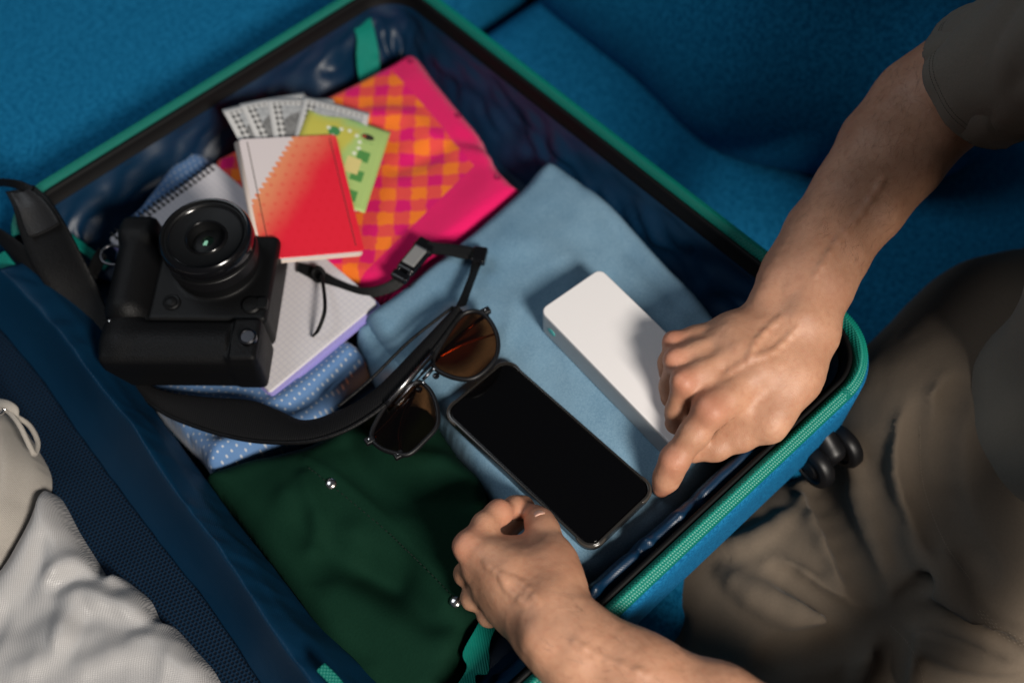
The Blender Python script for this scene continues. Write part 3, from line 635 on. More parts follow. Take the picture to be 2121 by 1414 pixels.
prism('top_page', nbr(0, W_, .003, H_, .003), .0096, .0100, 'grid_paper', nb)
nr_ = 22; ring_me = None
for i in range(nr_):
    x = .006 + (W_ - .012) * i / (nr_ - 1)
    if ring_me is None:
        o = tube('ring', [(0, SG * (.0065 * math.cos(a) + .0035 - .001), .005 + .0062 * math.sin(a)) for a in np.linspace(-.3, 2 * math.pi - .9, 14)], .0011, 'wire', nb, 8, False, 2); ring_me = o.data
        h_ = None
    else: o = ob('ring', ring_me, None, nb)
    o.location = (x, 0, 0)
    hp = lathe('ring_hole', [(.0020, 0), (0, 0)], 'gloss_black', o, 12, (0, SG * .0086, .01012)) if i == 0 else ob('ring_hole', hole_me, None, o)
    if i == 0: hole_me = hp.data

# ================================================================== banknotes and passport
PM = np.array([[.87088, .45255, .19174], [-.40481, .88170, -.24235], [-.27873, .13344, .95105]]); PC = CAM + (np.array([.27869, .64530, .13271]) - CAM) * .984
def on_page(x, y, off):                                         # sight line met by the tilted plane of the passport pages
    r = ROT @ np.array([x - CW / 2, -(y - CH / 2), -FPX]); n = PM[:, 2]; return CAM + r * (((PC + n * off - CAM) @ n) / (r @ n))
def sheet(name, tl, edge_pt, wdt, hgt, off, m, curl=.002):
    a, b = on_page(*tl, off), on_page(*edge_pt, off); d = (a - b) / np.linalg.norm(a - b); n = PM[:, 2]; x_ = np.cross(d, n); nx, ny = 12, 24; v = []
    for j in range(ny + 1):
        for i in range(nx + 1):
            x, y = wdt * i / nx, -hgt * j / ny; v.append((x, y, curl * .3 * math.sin(3.1 * j / ny) + curl * .3 * math.sin(5 * i / nx) - max(0, .25 - j / ny) ** 2 * .04))
    f = [(j * (nx + 1) + i, (j + 1) * (nx + 1) + i, (j + 1) * (nx + 1) + i + 1, j * (nx + 1) + i + 1) for j in range(ny) for i in range(nx)]
    o = msh(name, v, f, m); mm = Matrix([[x_[k], d[k], n[k], 0] for k in range(3)] + [[0, 0, 0, 1]]); mm.translation = Vector(a); o.matrix_world = mm
    sm = o.modifiers.new('s', 'SOLIDIFY'); sm.thickness = .00025; return o
BL = [((460, 224), (489, 282), -.0088, 'grey banknote, leftmost of the fan behind the passport cover'), ((496, 212), (527, 282), -.0078, 'grey banknote, second from the left in the fan'),
      ((552, 201), (566, 282), -.0068, 'grey banknote, third from the left in the fan'), ((630, 196), (612, 276), -.0058, 'grey banknote directly behind the green note, rightmost grey one')]
for tl, e, z, lab in BL: tag(sheet('banknote', tl, e, .066, .135, z, 'bill'), lab, 'banknote', 'grey banknotes fanned behind the passport')
def green_note():
    z = -.0046
    o = sheet('banknote', (644, 214), (578, 390), .082, .105, z, 'greennote', curl=.001); return o
tag(green_note(), 'green and yellow banknote sticking out behind the red passport cover', 'banknote')
PM = np.array([[.87088, .45255, .19174], [-.40481, .88170, -.24235], [-.27873, .13344, .95105]]); PC = CAM + (np.array([.27869, .64530, .13271]) - CAM) * .984; Wp, Hp = .0930, .1323
pas = thing('passport', 'red and white printed passport cover lying on the banknotes', 'passport')
pm = Matrix([list(r) + [0] for r in PM] + [[0, 0, 0, 1]]); pm.translation = Vector(PC - PM @ np.array([Wp / 2, Hp / 2, .0094])); pas.matrix_world = pm
prism('back_cover', rrect(0, Wp, 0, Hp, .004, 5), 0, .0012, 'vinyl', pas, .0004, 2)
prism('page_block', rrect(.003, Wp - .002, .002, Hp - .002, .003, 5), .0014, .0078, 'paper', pas, .0003, 2)
fc = prism('front_cover', rrect(0, Wp, 0, Hp, .004, 5), .0080, .0094, 'passport', pas, .0005, 2)
tube('spine', [(.0005, .002, .0047), (.0005, Hp - .002, .0047)], .0045, 'vinyl', pas, 14, False, 1, 1.0)
for x0 in (.007, Wp - .0075):
    prism('clear_pocket_edge', rrect(x0, x0 + .0007, .006, Hp - .004, .0003, 2), .0094, .0098, 'clear_edge', pas)

# ================================================================== camera
cz = .1115; lb = P(452, 548, cz + .045)
camr = thing('camera', 'black digital camera with battery grip lying lens up on the notebook', 'camera', (lb[0], lb[1], cz), RZ + math.radians(-1.5))
sdf_mesh('body', [([rbox((-.008, -.012, .0215), (.058, .046, .0215), .006, .004), rbox((-.002, .040, .022), (.030, .018, .020), .010, .012), rbox((-.002, -.012, .041), (.050, .043, .0025), .0012, .004), cone((0, 0, .03), (0, 0, .0455), .036, .0345, .006), carve((-.056, -.06, .047), (-.056, .05, .047), .004, .004, .004)], .01)], .0014, 'camera_black', camr)
sdf_mesh('hand_grip', [([rbox((-.073, -.008, .024), (.019, .050, .024), .012, .01), cone((-.073, -.045, .044), (-.074, .024, .046), .0160, .0165, .010), rbox((-.074, .031, .040), (.017, .013, .022), .008, .008), carve((-.074, .018, .070), (-.074, .0181, .066), .0035, .0035, .003)], .01)], .0014, 'leather', camr)
sdf_mesh('battery_grip', [([rbox((-.020, -.079, .023), (.068, .0205, .023), .006, .004), cone((-.070, -.078, .034), (.028, -.079, .034), .0165, .0165, .010), cone((-.072, -.052, .033), (-.072, -.076, .034), .0170, .0170, .010), rbox((.036, -.079, .0255), (.0125, .0205, .0255), .004, .004), carve((.024, -.062, .050), (.024, -.10, .050), .0018, .0018, .002)], .01)], .0014, 'leather', camr)
lathe('lens_release_button', [(.0075, .0), (.0075, .0022), (.0065, .0030), (.0052, .0028), (.0048, .0042), (.0030, .0052), (0, .0055)], 'camera_black', camr, 32, (-.034, -.040, .0435))
lathe('preview_button', [(.0085, .0), (.0085, .0030), (.0070, .0045), (0, .005)], 'camera_black', camr, 32, (.036, -.043, .0430))
bx = prism('mode_switch', rrect(.041, .050, -.047, -.036, .002, 3), .042, .048, 'camera_black', camr, .001, 2)
lathe('tripod_screw', [(.0075, 0), (.0075, .004), (.0060, .005), (.0055, .0042), (0, .0042)], 'dark_metal', camr, 24, (.0405, -.080, .0505))
for q, r in (((-.082, -.062, .050), .0012), ((-.012, -.0955, .040), .0012)):
    lathe('screw', [(r, 0), (r, .0006), (0, .0010)], 'metal', camr, 12, q)
ln = lathe('lens', [(r_ * 1.06, z_) for r_, z_ in [(.0335, 0), (.0345, .001), (.0345, .006), (.0360, .007), (.0365, .014), (.0365, .027), (.0355, .0275), (.0355, .029), (.0372, .0295), (.0372, .042), (.0362, .0445), (.0345, .0455), (.0335, .0452), (.0330, .0430), (.0318, .0428), (.0310, .0415), (.0280, .0400), (.0172, .0385), (.0166, .0400), (.0152, .0400), (.0148, .036), (.0125, .0300), (.0118, .0240)]], 'camera_black', camr, 96, (0, 0, .0455))
lathe('front_rim', [(r_ * 1.06, z_) for r_, z_ in [(.0374, .0305), (.0378, .0312), (.0378, .0405), (.0366, .0442), (.0350, .0458), (.0340, .0456)]], 'gloss_black', ln, 96, (0, 0, .0455))
lathe('focus_ring', [(r_ * 1.06, z_) for r_, z_ in [(.0366, .0142), (.0371, .0148), (.0371, .0258), (.0366, .0264)]], 'black_plastic', ln, 96, (0, 0, .0455))
lathe('name_ring', [(r_ * 1.06, z_) for r_, z_ in [(.0296, .0411), (.0300, .0416), (.0304, .0414)]], 'gloss_black', ln, 96, (0, 0, .0455))
lathe('inner_ring', [(r_ * 1.06, z_) for r_, z_ in [(.0166, .0402), (.0160, .0410), (.0152, .0402)]], 'gloss_black', ln, 64, (0, 0, .0455))
lathe('front_element', [(r_ * 1.06, z_) for r_, z_ in [(.0126, .0270), (.0105, .0292), (.007, .0310), (.0035, .0319), (0, .0322)]], 'lens_glass', ln, 48, (0, 0, .0455))
lathe('middle_element', [(.0100, .0), (.0085, .0020), (.0055, .0040), (.0025, .0050), (0, .0053)], 'lens_glass', ln, 40, (0, 0, .0455 + .0300))
lug = tube('strap_lug', [(-.094, .024, .034), (-.106, .027, .036), (-.112, .020, .036), (-.109, .010, .035), (-.096, .008, .034)], .0014, 'dark_metal', camr, 8, True, 4)
strp = thing('camera_strap', 'black padded camera strap with buckle looping from camera to sunglasses', 'strap', P(640, 880, .10))
def us(o): return under(o, strp)
us(ribbon('shoulder_pad', PL([(280, 770, .112), (330, 806, .113), (420, 822, .114), (520, 830, .116), (575, 850, .118), (628, 872, .120), (692, 856, .126), (772, 812, .132), (862, 722, .138), (940, 640, .139)]),
          PL([(272, 800, .108), (330, 848, .109), (400, 880, .112), (490, 906, .118), (570, 915, .124), (650, 911, .130), (735, 880, .134), (822, 815, .138), (900, 722, .140), (957, 646, .140)]), .0045, mat('strap_pad', (.0028, .0028, .0034), .7, lambda g: (g.xyz(g.co('Object', .8))[0] * 3200).sin(), .35, .0008, spec=.2), None, 8, 6, -.002))
us(tube('pad_piping', PL([(272, 800, .108), (330, 849, .110), (400, 881, .113), (490, 907, .119), (570, 916, .125), (650, 912, .131), (735, 881, .136), (822, 816, .140), (900, 723, .142), (957, 647, .142)]), .0020, 'leather', None, 8, False, 8))
us(tube('pad_seam', PL([(700, 842, .126), (765, 788, .131), (850, 705, .137), (938, 636, .140)]), .0016, 'leather', None, 6))
us(ribbon('webbing', PL([(942, 640, .139), (958, 605, .136), (972, 570, .132), (978, 545, .130), (984, 528, .130)]), PL([(966, 632, .134), (974, 605, .129), (985, 575, .124), (996, 548, .122), (1004, 530, .121)]), .0022, 'leather', None, 8, 3))
us(sdf_mesh('tri_glide', [([rbox(P(993, 530, .127), (.0065, .0085, .004), .0016, .002, np.array([[math.cos(RZ - .2), -math.sin(RZ - .2), 0], [math.sin(RZ - .2), math.cos(RZ - .2), 0], [0, 0, 1]], np.float32))], .01)], .0012, 'gloss_black'))
us(ribbon('webbing', PL([(1000, 518, .128), (960, 508, .128), (920, 504, .128), (885, 500, .127)]), PL([(1000, 540, .124), (958, 536, .124), (918, 528, .124), (888, 528, .122)]), .0022, 'leather', None, 8, 3))
ba = math.atan2(*(P(830, 572, .12) - P(882, 510, .12))[[1, 0]]); br_ = np.array([[math.cos(ba), -math.sin(ba), 0], [math.sin(ba), math.cos(ba), 0], [0, 0, 1]], np.float32); bc_ = P(858, 538, .123)
bk_ = lambda dx, dy, dz=0: bc_ + br_ @ np.array([dx, dy, dz], np.float32)
us(sdf_mesh('buckle', [([rbox(bk_(0, 0), (.0155, .0088, .0042), .0025, .002, br_), rbox(bk_(-.018, 0, 0), (.006, .0095, .004), .002, .003, br_), cone(bk_(.014, .006), bk_(.022, .006), .0022, .002, .002), cone(bk_(.014, -.006), bk_(.022, -.006), .0022, .002, .002), rbox(bk_(.022, 0), (.004, .0085, .0035), .002, .002, br_)], .01)], .001, 'gloss_black'))
us(sdf_mesh('buckle_plate', [([rbox(bk_(-.001, 0, .0042), (.0105, .0066, .0012), .001, .002, br_)], .01)], .0008, mat('grey_plastic', (.20, .20, .20), .35)))
us(ribbon('webbing', PL([(838, 552, .121), (800, 585, .117), (750, 595, .114), (700, 578, .114), (655, 553, .116), (620, 545, .116)]), PL([(852, 572, .117), (820, 602, .111), (760, 618, .108), (700, 605, .107), (650, 580, .110), (615, 562, .112)]), .0022, 'leather', None, 8, 3))
us(tube('elastic_loop', PL([(648, 560, .119), (660, 554, .121), (670, 566, .118), (663, 582, .115), (650, 576, .116)]), .0022, 'leather', None, 8, True, 4, .6))
us(ribbon('strap_tail', PL([(662, 570, .120), (668, 610, .126), (668, 645, .128), (656, 680, .122), (645, 695, .1135)]), PL([(670, 570, .119), (676, 612, .125), (676, 648, .127), (663, 684, .121), (650, 697, .1132)]), .0014, 'leather', None, 8, 2))
# tapered leather end that comes over the left corner and runs to the lug
us(ribbon('tapered_end', PL([(70, 384, .185), (100, 410, .183), (130, 455, .176), (165, 520, .160), (205, 600, .135), (235, 680, .120)]), PL([(12, 398, .182), (28, 430, .178), (45, 490, .165), (75, 560, .150), (130, 640, .128), (190, 720, .116)]), .0045, 'leather', None, 8, 6, .002))
us(ribbon('tapered_end_patch', PL([(60, 392, .1895), (88, 412, .1885), (110, 440, .184), (122, 462, .180)]), PL([(22, 400, .187), (38, 430, .184), (52, 470, .174), (62, 490, .169)]), .0030, mat('strap_leather', (.011, .011, .012), .5, lambda g: g.voro(500), .3, .0006), None, 8, 6, .003))
us(ribbon('webbing', PL([(-30, 374, .178), (0, 370, .184), (40, 374, .188), (72, 388, .186)]), PL([(-30, 392, .170), (0, 386, .176), (30, 390, .182), (60, 402, .184)]), .002, 'leather', None, 8, 3))
us(ribbon('webbing', PL([(-30, 455, .160), (40, 500, .155), (110, 560, .145), (170, 630, .128)]), PL([(-30, 480, .150), (30, 535, .145), (90, 600, .135), (150, 670, .120)]), .002, 'leather', None, 8, 3))
us(ribbon('webbing', PL([(205, 512, .140), (192, 532, .136), (180, 560, .130)]), PL([(222, 532, .137), (212, 552, .132), (200, 580, .125)]), .002, 'leather', None, 6, 3))

# ================================================================== sunglasses
def glasses():
    g = thing('sunglasses', 'black framed sunglasses with square brown lenses beside the phone', 'glasses', P(885, 770, .118))
    L1 = [(948, 662), (975, 645), (1003, 652), (1024, 680), (1032, 712), (1026, 742), (1003, 770), (975, 785), (940, 782), (908, 768), (897, 752), (905, 728)]
    L2 = [(862, 792), (885, 802), (900, 826), (907, 856), (904, 884), (880, 912), (848, 940), (818, 938), (786, 926), (769, 902), (785, 862), (815, 822)]
    z1, z2 = .141, .137
    for poly, z in ((L1, z1), (L2, z2)):
        pts = spline(PL(poly, z), 5, True); pts = [p + np.array([0, 0, 0]) for p in pts]; c = np.mean(pts, 0)
        n = len(pts); v = [c + (0, 0, .0012)] + [p for p in pts] + [c - (0, 0, .0006)] + [p - np.array([0, 0, .0016]) for p in pts]
        f = [(0, 1 + i, 1 + (i + 1) % n) for i in range(n)] + [(n + 1, n + 2 + (i + 1) % n, n + 2 + i) for i in range(n)]
        under(msh('lens', v, f, 'brown_lens'), g)
        under(tube('rim', pts, .0020, 'black_plastic', None, 10, True, 1, 1.3, False), g)
    for a, b, r, m in (((800, 838, .142), (898, 730, .146), .0024, 'black_plastic'), ((806, 830, .1448), (892, 735, .1480), .0008, 'metal'), ((818, 836, .1425), (898, 748, .1455), .0009, 'dark_metal'), ((876, 786, .141), (898, 762, .143), .0016, 'dark_metal'), ((872, 776, .1415), (892, 756, .1435), .0013, 'metal')):
        under(tube('bridge_bar', [P(*a), P(*b)], r, m, None, 8, False, 2), g)
    # folded temples behind the lenses
    under(tube('temple', PL([(1010, 652, .136), (985, 668, .126), (935, 712, .121), (880, 768, .118)]), .0019, 'gloss_black', None, 8), g)
    under(tube('temple', PL([(1030, 690, .134), (1000, 700, .126), (955, 715, .122), (912, 738, .1195)]), .0011, mat('gold_wire', (.55, .42, .25), .3, metal=1), None, 8), g)
    under(tube('temple', PL([(775, 905, .133), (810, 870, .124), (850, 820, .118), (870, 790, .116)]), .0019, 'gloss_black', None, 8), g)
    under(tube('temple_tip', PL([(830, 935, .134), (828, 900, .122), (838, 860, .116), (862, 800, .114)]), .0021, 'gloss_black', None, 8), g)
    for q in ((1006, 645, .141), (766, 912, .137), (826, 942, .136)):
        p = P(*q); under(sdf_mesh('hinge', [([rbox(p, (.0042, .0032, .0026), .0012, .002, np.array([[math.cos(RZ + .5), -math.sin(RZ + .5), 0], [math.sin(RZ + .5), math.cos(RZ + .5), 0], [0, 0, 1]], np.float32))], .01)], .0008, 'black_plastic'), g)
        under(lathe('hinge_screw', [(.0009, 0), (.0009, .0005), (0, .0007)], 'metal', None, 12, p + (0, 0, .0026)), g)
    for q in ((903, 778, .139), (868, 806, .136)):
        under(lathe('nose_pad', [(.0028, -.001), (.003, .0), (.0022, .0012), (0, .0016)], 'gloss_black', None, 16, P(*q)), g)
    for q in ((900, 764, .1435), (878, 792, .1405)): under(lathe('bridge_screw', [(.0011, 0), (.0011, .0006), (0, .0009)], 'metal', None, 12, P(*q)), g)
glasses()

# ================================================================== phone and power bank
def flat_thing(corners, z):                                     # local frame from four traced corners: origin a, x along a->b, y along a->d
    a, b, c, d = [P(*q, z) for q in corners]; ux = (b - a + c - d); W = np.linalg.norm(ux) / 2; ux /= np.linalg.norm(ux); uy = np.cross([0, 0, 1], ux); H = .5 * ((d - a) @ uy + (c - b) @ uy)
    return a, W, H, math.atan2(ux[1], ux[0])
def phone():
    zt = .1285; cs = ((1220, 1147), (1364, 1008), (1044, 740), (920, 848))
    a, b, c, d = [P(*q, zt) for q in cs]; cen = (a + b + c + d) / 4; uy = (c + d - a - b); uy /= np.linalg.norm(uy); ux = np.cross(uy, [0, 0, 1]); W = .5 * (np.linalg.norm(b - a) + np.linalg.norm(c - d)); H = .5 * (np.linalg.norm(d - a) + np.linalg.norm(c - b))
    print('phone', W, H); t = thing('phone', 'black smartphone with dark screen held at its corners on the jeans', 'phone', (cen[0], cen[1], .1178), math.atan2(ux[1], ux[0]))
    t.rotation_euler = (math.radians(-.5), math.radians(.4), math.atan2(ux[1], ux[0]))
    w2, h2 = W / 2, H / 2
    prism('body', rrect(-w2 + .0022, w2 - .0022, -h2 + .0022, h2 - .0022, .010, 8), .0012, .0086, 'gloss_black', t, .0012, 3)
    prism('screen', rrect(-w2 + .0030, w2 - .0030, -h2 + .0030, h2 - .0030, .0094, 8), .0087, .0094, 'phone_glass', t, .0003, 2)
    # protective case: tray with raised lip and thicker corners
    o_, i_ = rrect(-w2, w2, -h2, h2, .012, 8), rrect(-w2 + .0021, w2 - .0021, -h2 + .0021, h2 - .0021, .0101, 8); n = len(o_)
    v = [(*p, .0) for p in o_] + [(*p, .0100) for p in o_] + [(*p, .0104) for p in i_] + [(*p, .0006) for p in i_]
    f = [(k * n + j, k * n + (j + 1) % n, (k + 1) * n + (j + 1) % n, (k + 1) * n + j) for k in range(3) for j in range(n)] + [tuple(range(n))[::-1], tuple(range(3 * n, 4 * n))]
    cse = msh('case', v, f, 'phone_case', t, False); bevel(cse, .0006, 2)
    for sx in (-1, 1):
        for sy in (-1, 1):
            q = []
            for k in range(-2, 11):
                an = math.radians(90 * k / 8 - 0); q.append((sx * (w2 - .012 + .0119 * math.cos(an)), sy * (h2 - .012 + .0119 * math.sin(an)), .0080))
            tube('corner_bumper', q, .0015, 'clear_edge', cse, 8, False, 2, 1.4)
    for y0, y1 in ((.012, .022), (-.020, .002)): prism('side_button', [(w2 + .0002, y0), (w2 + .0010, y0), (w2 + .0010, y1), (w2 + .0002, y1)], .004, .007, 'gloss_black', t, .0003, 2)
    prism('speaker_slot', rrect(-.008, .008, h2 - .0036, h2 - .0029, .0003, 2), .00945, .0096, 'dark_metal', t)
phone()
def bank():
    z1 = .1475; a, b, c, d = [P(*q, z1) for q in ((1410, 942), (1520, 864), (1244, 555), (1117, 641))]
    uy = (d - a) / np.linalg.norm(d - a); ux = np.cross(uy, [0, 0, 1]); W = (c - d) @ ux; H = np.linalg.norm(d - a); cen = d - uy * H / 2 + ux * W / 2
    print('bank', W, H); t = thing('power_bank', 'white power bank with silver sides lying on the jeans', 'power bank', (cen[0], cen[1], .1165), math.atan2(ux[1], ux[0]))
    w2, h2 = W / 2, H / 2
    prism('side_band', rrect(-w2, w2, -h2, h2, .007, 8), .0, .0292, 'bank_side', t, .003, 4)
    prism('top_shell', rrect(-w2 + .0002, w2 - .0002, -h2 + .0002, h2 - .0002, .007, 8), .0270, .0312, 'bank', t, .0016, 4)
    def badge(name, ln_, x, y0, y1, z0, z1_, m, dx):
        v = [(x, y0, z0), (x, y1, z0), (x, y1, z1_), (x, y0, z1_)]; o = msh(name, v, [(0, 1, 2, 3)], m, t, False); s = o.modifiers.new('s', 'SOLIDIFY'); s.thickness = .0009; s.offset = 0; return o
    # oval power button on the long side near the far end
    n = 20; v = [(-w2 - .0006, h2 - .0165 + .0045 * math.cos(2 * math.pi * i / n), .0150 + .0032 * math.sin(2 * math.pi * i / n)) for i in range(n)]
    v += [(-w2 + .001, q[1] , q[2]) for q in v]; msh('power_button', v, [tuple(range(n))] + [(i, (i + 1) % n, n + (i + 1) % n, n + i) for i in range(n)], 'mint', t, False)
bank()

# ================================================================== bags on the open lid
net = cloth('laundry_bag', [(-90, 1230), (-30, 1195), (0, 1178), (40, 1110), (72, 1045), (95, 1010), (116, 1022), (150, 1085), (190, 1150), (216, 1188), (240, 1183), (272, 1205), (305, 1235), (326, 1280), (350, 1285), (395, 1335), (438, 1384), (462, 1440), (470, 1500), (200, 1560), (-90, 1560)],
            .110, .094, .124, 'net', None, .022, .0034, folds=[([(20, 1250), (60, 1180), (105, 1080), (112, 1030)], 0.0055, 0.0115), ([(0, 1330), (60, 1240), (110, 1140)], -0.0044, 0.0103), ([(130, 1200), (170, 1170), (225, 1195)], 0.0060, 0.0092), ([(130, 1225), (180, 1210), (250, 1225)], -0.0055, 0.0080), ([(150, 1330), (160, 1260), (190, 1235), (240, 1260), (320, 1285)], 0.0060, 0.0103), ([(190, 1300), (230, 1290), (300, 1310)], -0.0039, 0.0092), ([(200, 1390), (260, 1365), (330, 1360), (400, 1390)], 0.0055, 0.0115), ([(60, 1400), (130, 1370), (150, 1320)], 0.0044, 0.0103), ([(100, 1050), (120, 1130), (130, 1190)], 0.0033, 0.0069), ([(300, 1330), (350, 1330), (400, 1340)], 0.0033, 0.0069), ([(60, 1310), (100, 1280), (130, 1270)], -0.0033, 0.0115)],
            noise=((.006, 12), (.0020, 30)), dir_noise=((.0035, .9, 10, 34),), seed=6, smooth=3, drop=.02)
tag(net, 'sheer white mesh laundry bag crumpled on the open lid', 'bag')
cream = thing('drawstring_bag', 'cream cotton drawstring bag at the left edge above the mesh bag', 'bag', P(-20, 1000, .1))
under(cloth('pouch', [(-120, 800), (-40, 815), (5, 838), (35, 872), (62, 915), (80, 950), (84, 985), (72, 1040), (48, 1095), (20, 1140), (0, 1180), (-60, 1230), (-140, 1240)], .122, .092, .140, 'cream', None, .026, .0036,
            folds=[([(0, 870), (25, 920), (30, 1000), (10, 1080)], .006, .009), ([(30, 900), (50, 960), (45, 1040)], -.005, .008), ([(-40, 900), (-20, 980), (-30, 1060)], -.006, .010)], noise=((.006, 16), (.002, 40)), seed=7, smooth=4, drop=.02), cream)
under(tube('cord', PL([(-20, 838, .150), (15, 850, .152), (40, 880, .150), (62, 925, .140), (72, 940, .132), (78, 915, .128), (60, 880, .132), (30, 860, .140)]), .0022, 'cream', None, 8, False, 8), cream)
under(tube('cord', PL([(-20, 832, .152), (10, 836, .156), (28, 848, .154), (30, 866, .148)]), .004, 'cream', None, 8, False, 8, .5), cream)
under(tube('eyelet', PL([(-8, 842, .153), (2, 836, .155), (10, 846, .154), (2, 856, .151)]), .0018, 'metal', None, 8, True, 4), cream)

# ================================================================== the person: arms and hands (one body), clothes as parts
person = thing('person', 'person in khaki trousers and olive t-shirt reaching into the suitcase with both hands', 'person', P(1950, 1250, -.1))
def J(x, y, z, npx): p = P(x, y, z); return p, R_(npx, p)
def limb(js, k=.01):                                            # chain of tapered segments through joints (x, y, z, half width)
    q = [J(*j) for j in js]; return [cone(q[i][0], q[i + 1][0], q[i][1], q[i + 1][1], k) for i in range(len(q) - 1)]
def flat_limb(secs, k=.02, thin=.68):                           # forearm: two parallel bones' worth of flesh per section, wider than deep
    out = []; q = []
    for i, (x, y, z, hw) in enumerate(secs):
        a = P(*secs[max(i - 1, 0)][:3]); b = P(*secs[min(i + 1, len(secs) - 1)][:3]); c = P(x, y, z); view = c - CAM; s = np.cross(b - a, view); s /= np.linalg.norm(s); w_ = R_(hw, c); r = w_ * thin
        q.append((c + s * (w_ - r), c - s * (w_ - r), r))
    for i in range(len(q) - 1):
        out += [cone(q[i][0], q[i + 1][0], q[i][2], q[i + 1][2], k), cone(q[i][1], q[i + 1][1], q[i][2], q[i + 1][2], k)]
    return out
# ---- right arm and hand
RA = flat_limb([(1655, 622, .186, 80), (1672, 580, .190, 84), (1718, 492, .200, 80), (1783, 407, .211, 88), (1848, 314, .224, 100), (1915, 228, .240, 101), (1995, 175, .262, 98)], .025) + [cone(P(1995, 172, .262), (.71, .18, .38), .043, .046, .02), cone((.71, .18, .38), (.73, .10, .52), .046, .055, .02)]
RM = [(1470, 850, .181, 31), (1418, 791, .185, 25.5), (1401, 746, .182, 24), (1397, 710, .175, 21)]
RP_ = RA + limb([(1655, 672, .183, 52), (1570, 765, .183, 40), (1500, 828, .183, 29), RM[0]], .016) + limb([(1645, 655, .185, 50), (1530, 728, .188, 35), (1450, 775, .186, 24), RM[1]], .013) + limb([(1632, 645, .183, 46), (1510, 698, .186, 31), (1440, 732, .183, 22), RM[2]], .012) + limb([(1622, 640, .179, 42), (1510, 682, .180, 26), (1440, 700, .177, 19), RM[3]], .012)
RP_ += limb([(1678, 700, .178, 54), (1646, 780, .172, 46), (1596, 872, .166, 33)], .022)                              # thumb root
RP_ += limb([(1596, 830, .166, 36), (1545, 852, .163, 27), (1500, 886, .153, 20)], .014)                              # web to the index
RP_ += limb([(1570, 770, .164, 44), (1500, 810, .156, 34)], .02) + limb([(1530, 725, .164, 40), (1450, 765, .156, 28)], .018)   # palm flesh
for m_, w_, h_ in ((RM[0], (1610, 700, .199), .50), (RM[1], (1605, 680, .200), .70), (RM[2], (1595, 665, .196), .70), (RM[3], (1585, 658, .190), .66)):   # tendons
    b = P(m_[0], m_[1], m_[2]) + (0, 0, R_(m_[3], P(*m_[:3])) * h_); a = P(*w_); RP_.append(cone(a * .42 + b * .58 + (0, 0, .0004), b, .0016, .0034, .006))
RP_ += [cone(P(1660, 655, .203), P(1700, 560, .206), .005, .005, .02), cone(P(1592, 612, .196), P(1606, 590, .197), .011, .011, .016), cone(P(1640, 600, .206), P(1700, 500, .216), .0035, .004, .010)]
def vein(base, pts, r=.0011, dip=.0008):                          # a vein lying just under the skin along sight lines
    out = []; zz = np.arange(.28, .12, -.0004); dense = spline([(x, y, 0) for x, y in pts], 3); q = []
    for x, y, _ in dense:
        ray = np.array([P(x, y, z) for z in zz], np.float32); d = field([(base, .01)], ray); k = int(np.argmax(d < 0)); q.append(ray[k] + (CAM - ray[k]) / np.linalg.norm(CAM - ray[k]) * -dip)
    return [cone(q[i], q[i + 1], r, r, .004) for i in range(len(q) - 1)]
RP_ = RP_ + vein(RP_, [(1500, 780), (1550, 745), (1600, 728), (1650, 680)]) + vein(RP_, [(1550, 745), (1568, 705), (1615, 660)]) + vein(RP_, [(1690, 570), (1735, 500), (1785, 440), (1830, 370)], .0014)
RG = [(RP_, .012)]
r_index = limb([RM[0], (1438, 897, .168, 30.5), (1397, 952, .152, 28.5), (1387, 976, .141, 25), (1379, 993, .133, 24), (1369, 1012, .1235, 18)], .007) + [cone(P(1464, 844, .190), P(1474, 853, .190), R_(13, P(1468, 846, .19)), R_(13, P(1468, 846, .19)), .016)]
r_mid = limb([RM[1], (1404, 850, .161, 24), (1398, 893, .139, 23), (1440, 905, .121, 20), (1475, 880, .118, 18)], .006) + [cone(P(1408, 786, .193), P(1415, 793, .192), .0044, .0044, .012)]
r_ring = limb([RM[2], (1391, 800, .158, 22.5), (1389, 850, .136, 21.5), (1430, 870, .119, 19), (1462, 845, .118, 17)], .006) + [cone(P(1392, 742, .189), P(1399, 748, .188), .0040, .0040, .011)]
r_lit = limb([RM[3], (1384, 752, .156, 19), (1382, 798, .138, 18), (1418, 822, .122, 16), (1448, 802, .119, 14)], .006) + [cone(P(1390, 702, .181), P(1397, 708, .181), .0036, .0036, .010)]
r_thb = limb([(1604, 862, .166, 35), (1590, 882, .161, 30), (1535, 908, .151, 25), (1482, 928, .145, 24), (1440, 940, .141, 18)], .008)
for g_, k_ in ((r_index, .008), (r_mid, .006), (r_ring, .005), (r_lit, .005), (r_thb, .012)): RG.append((g_, k_))
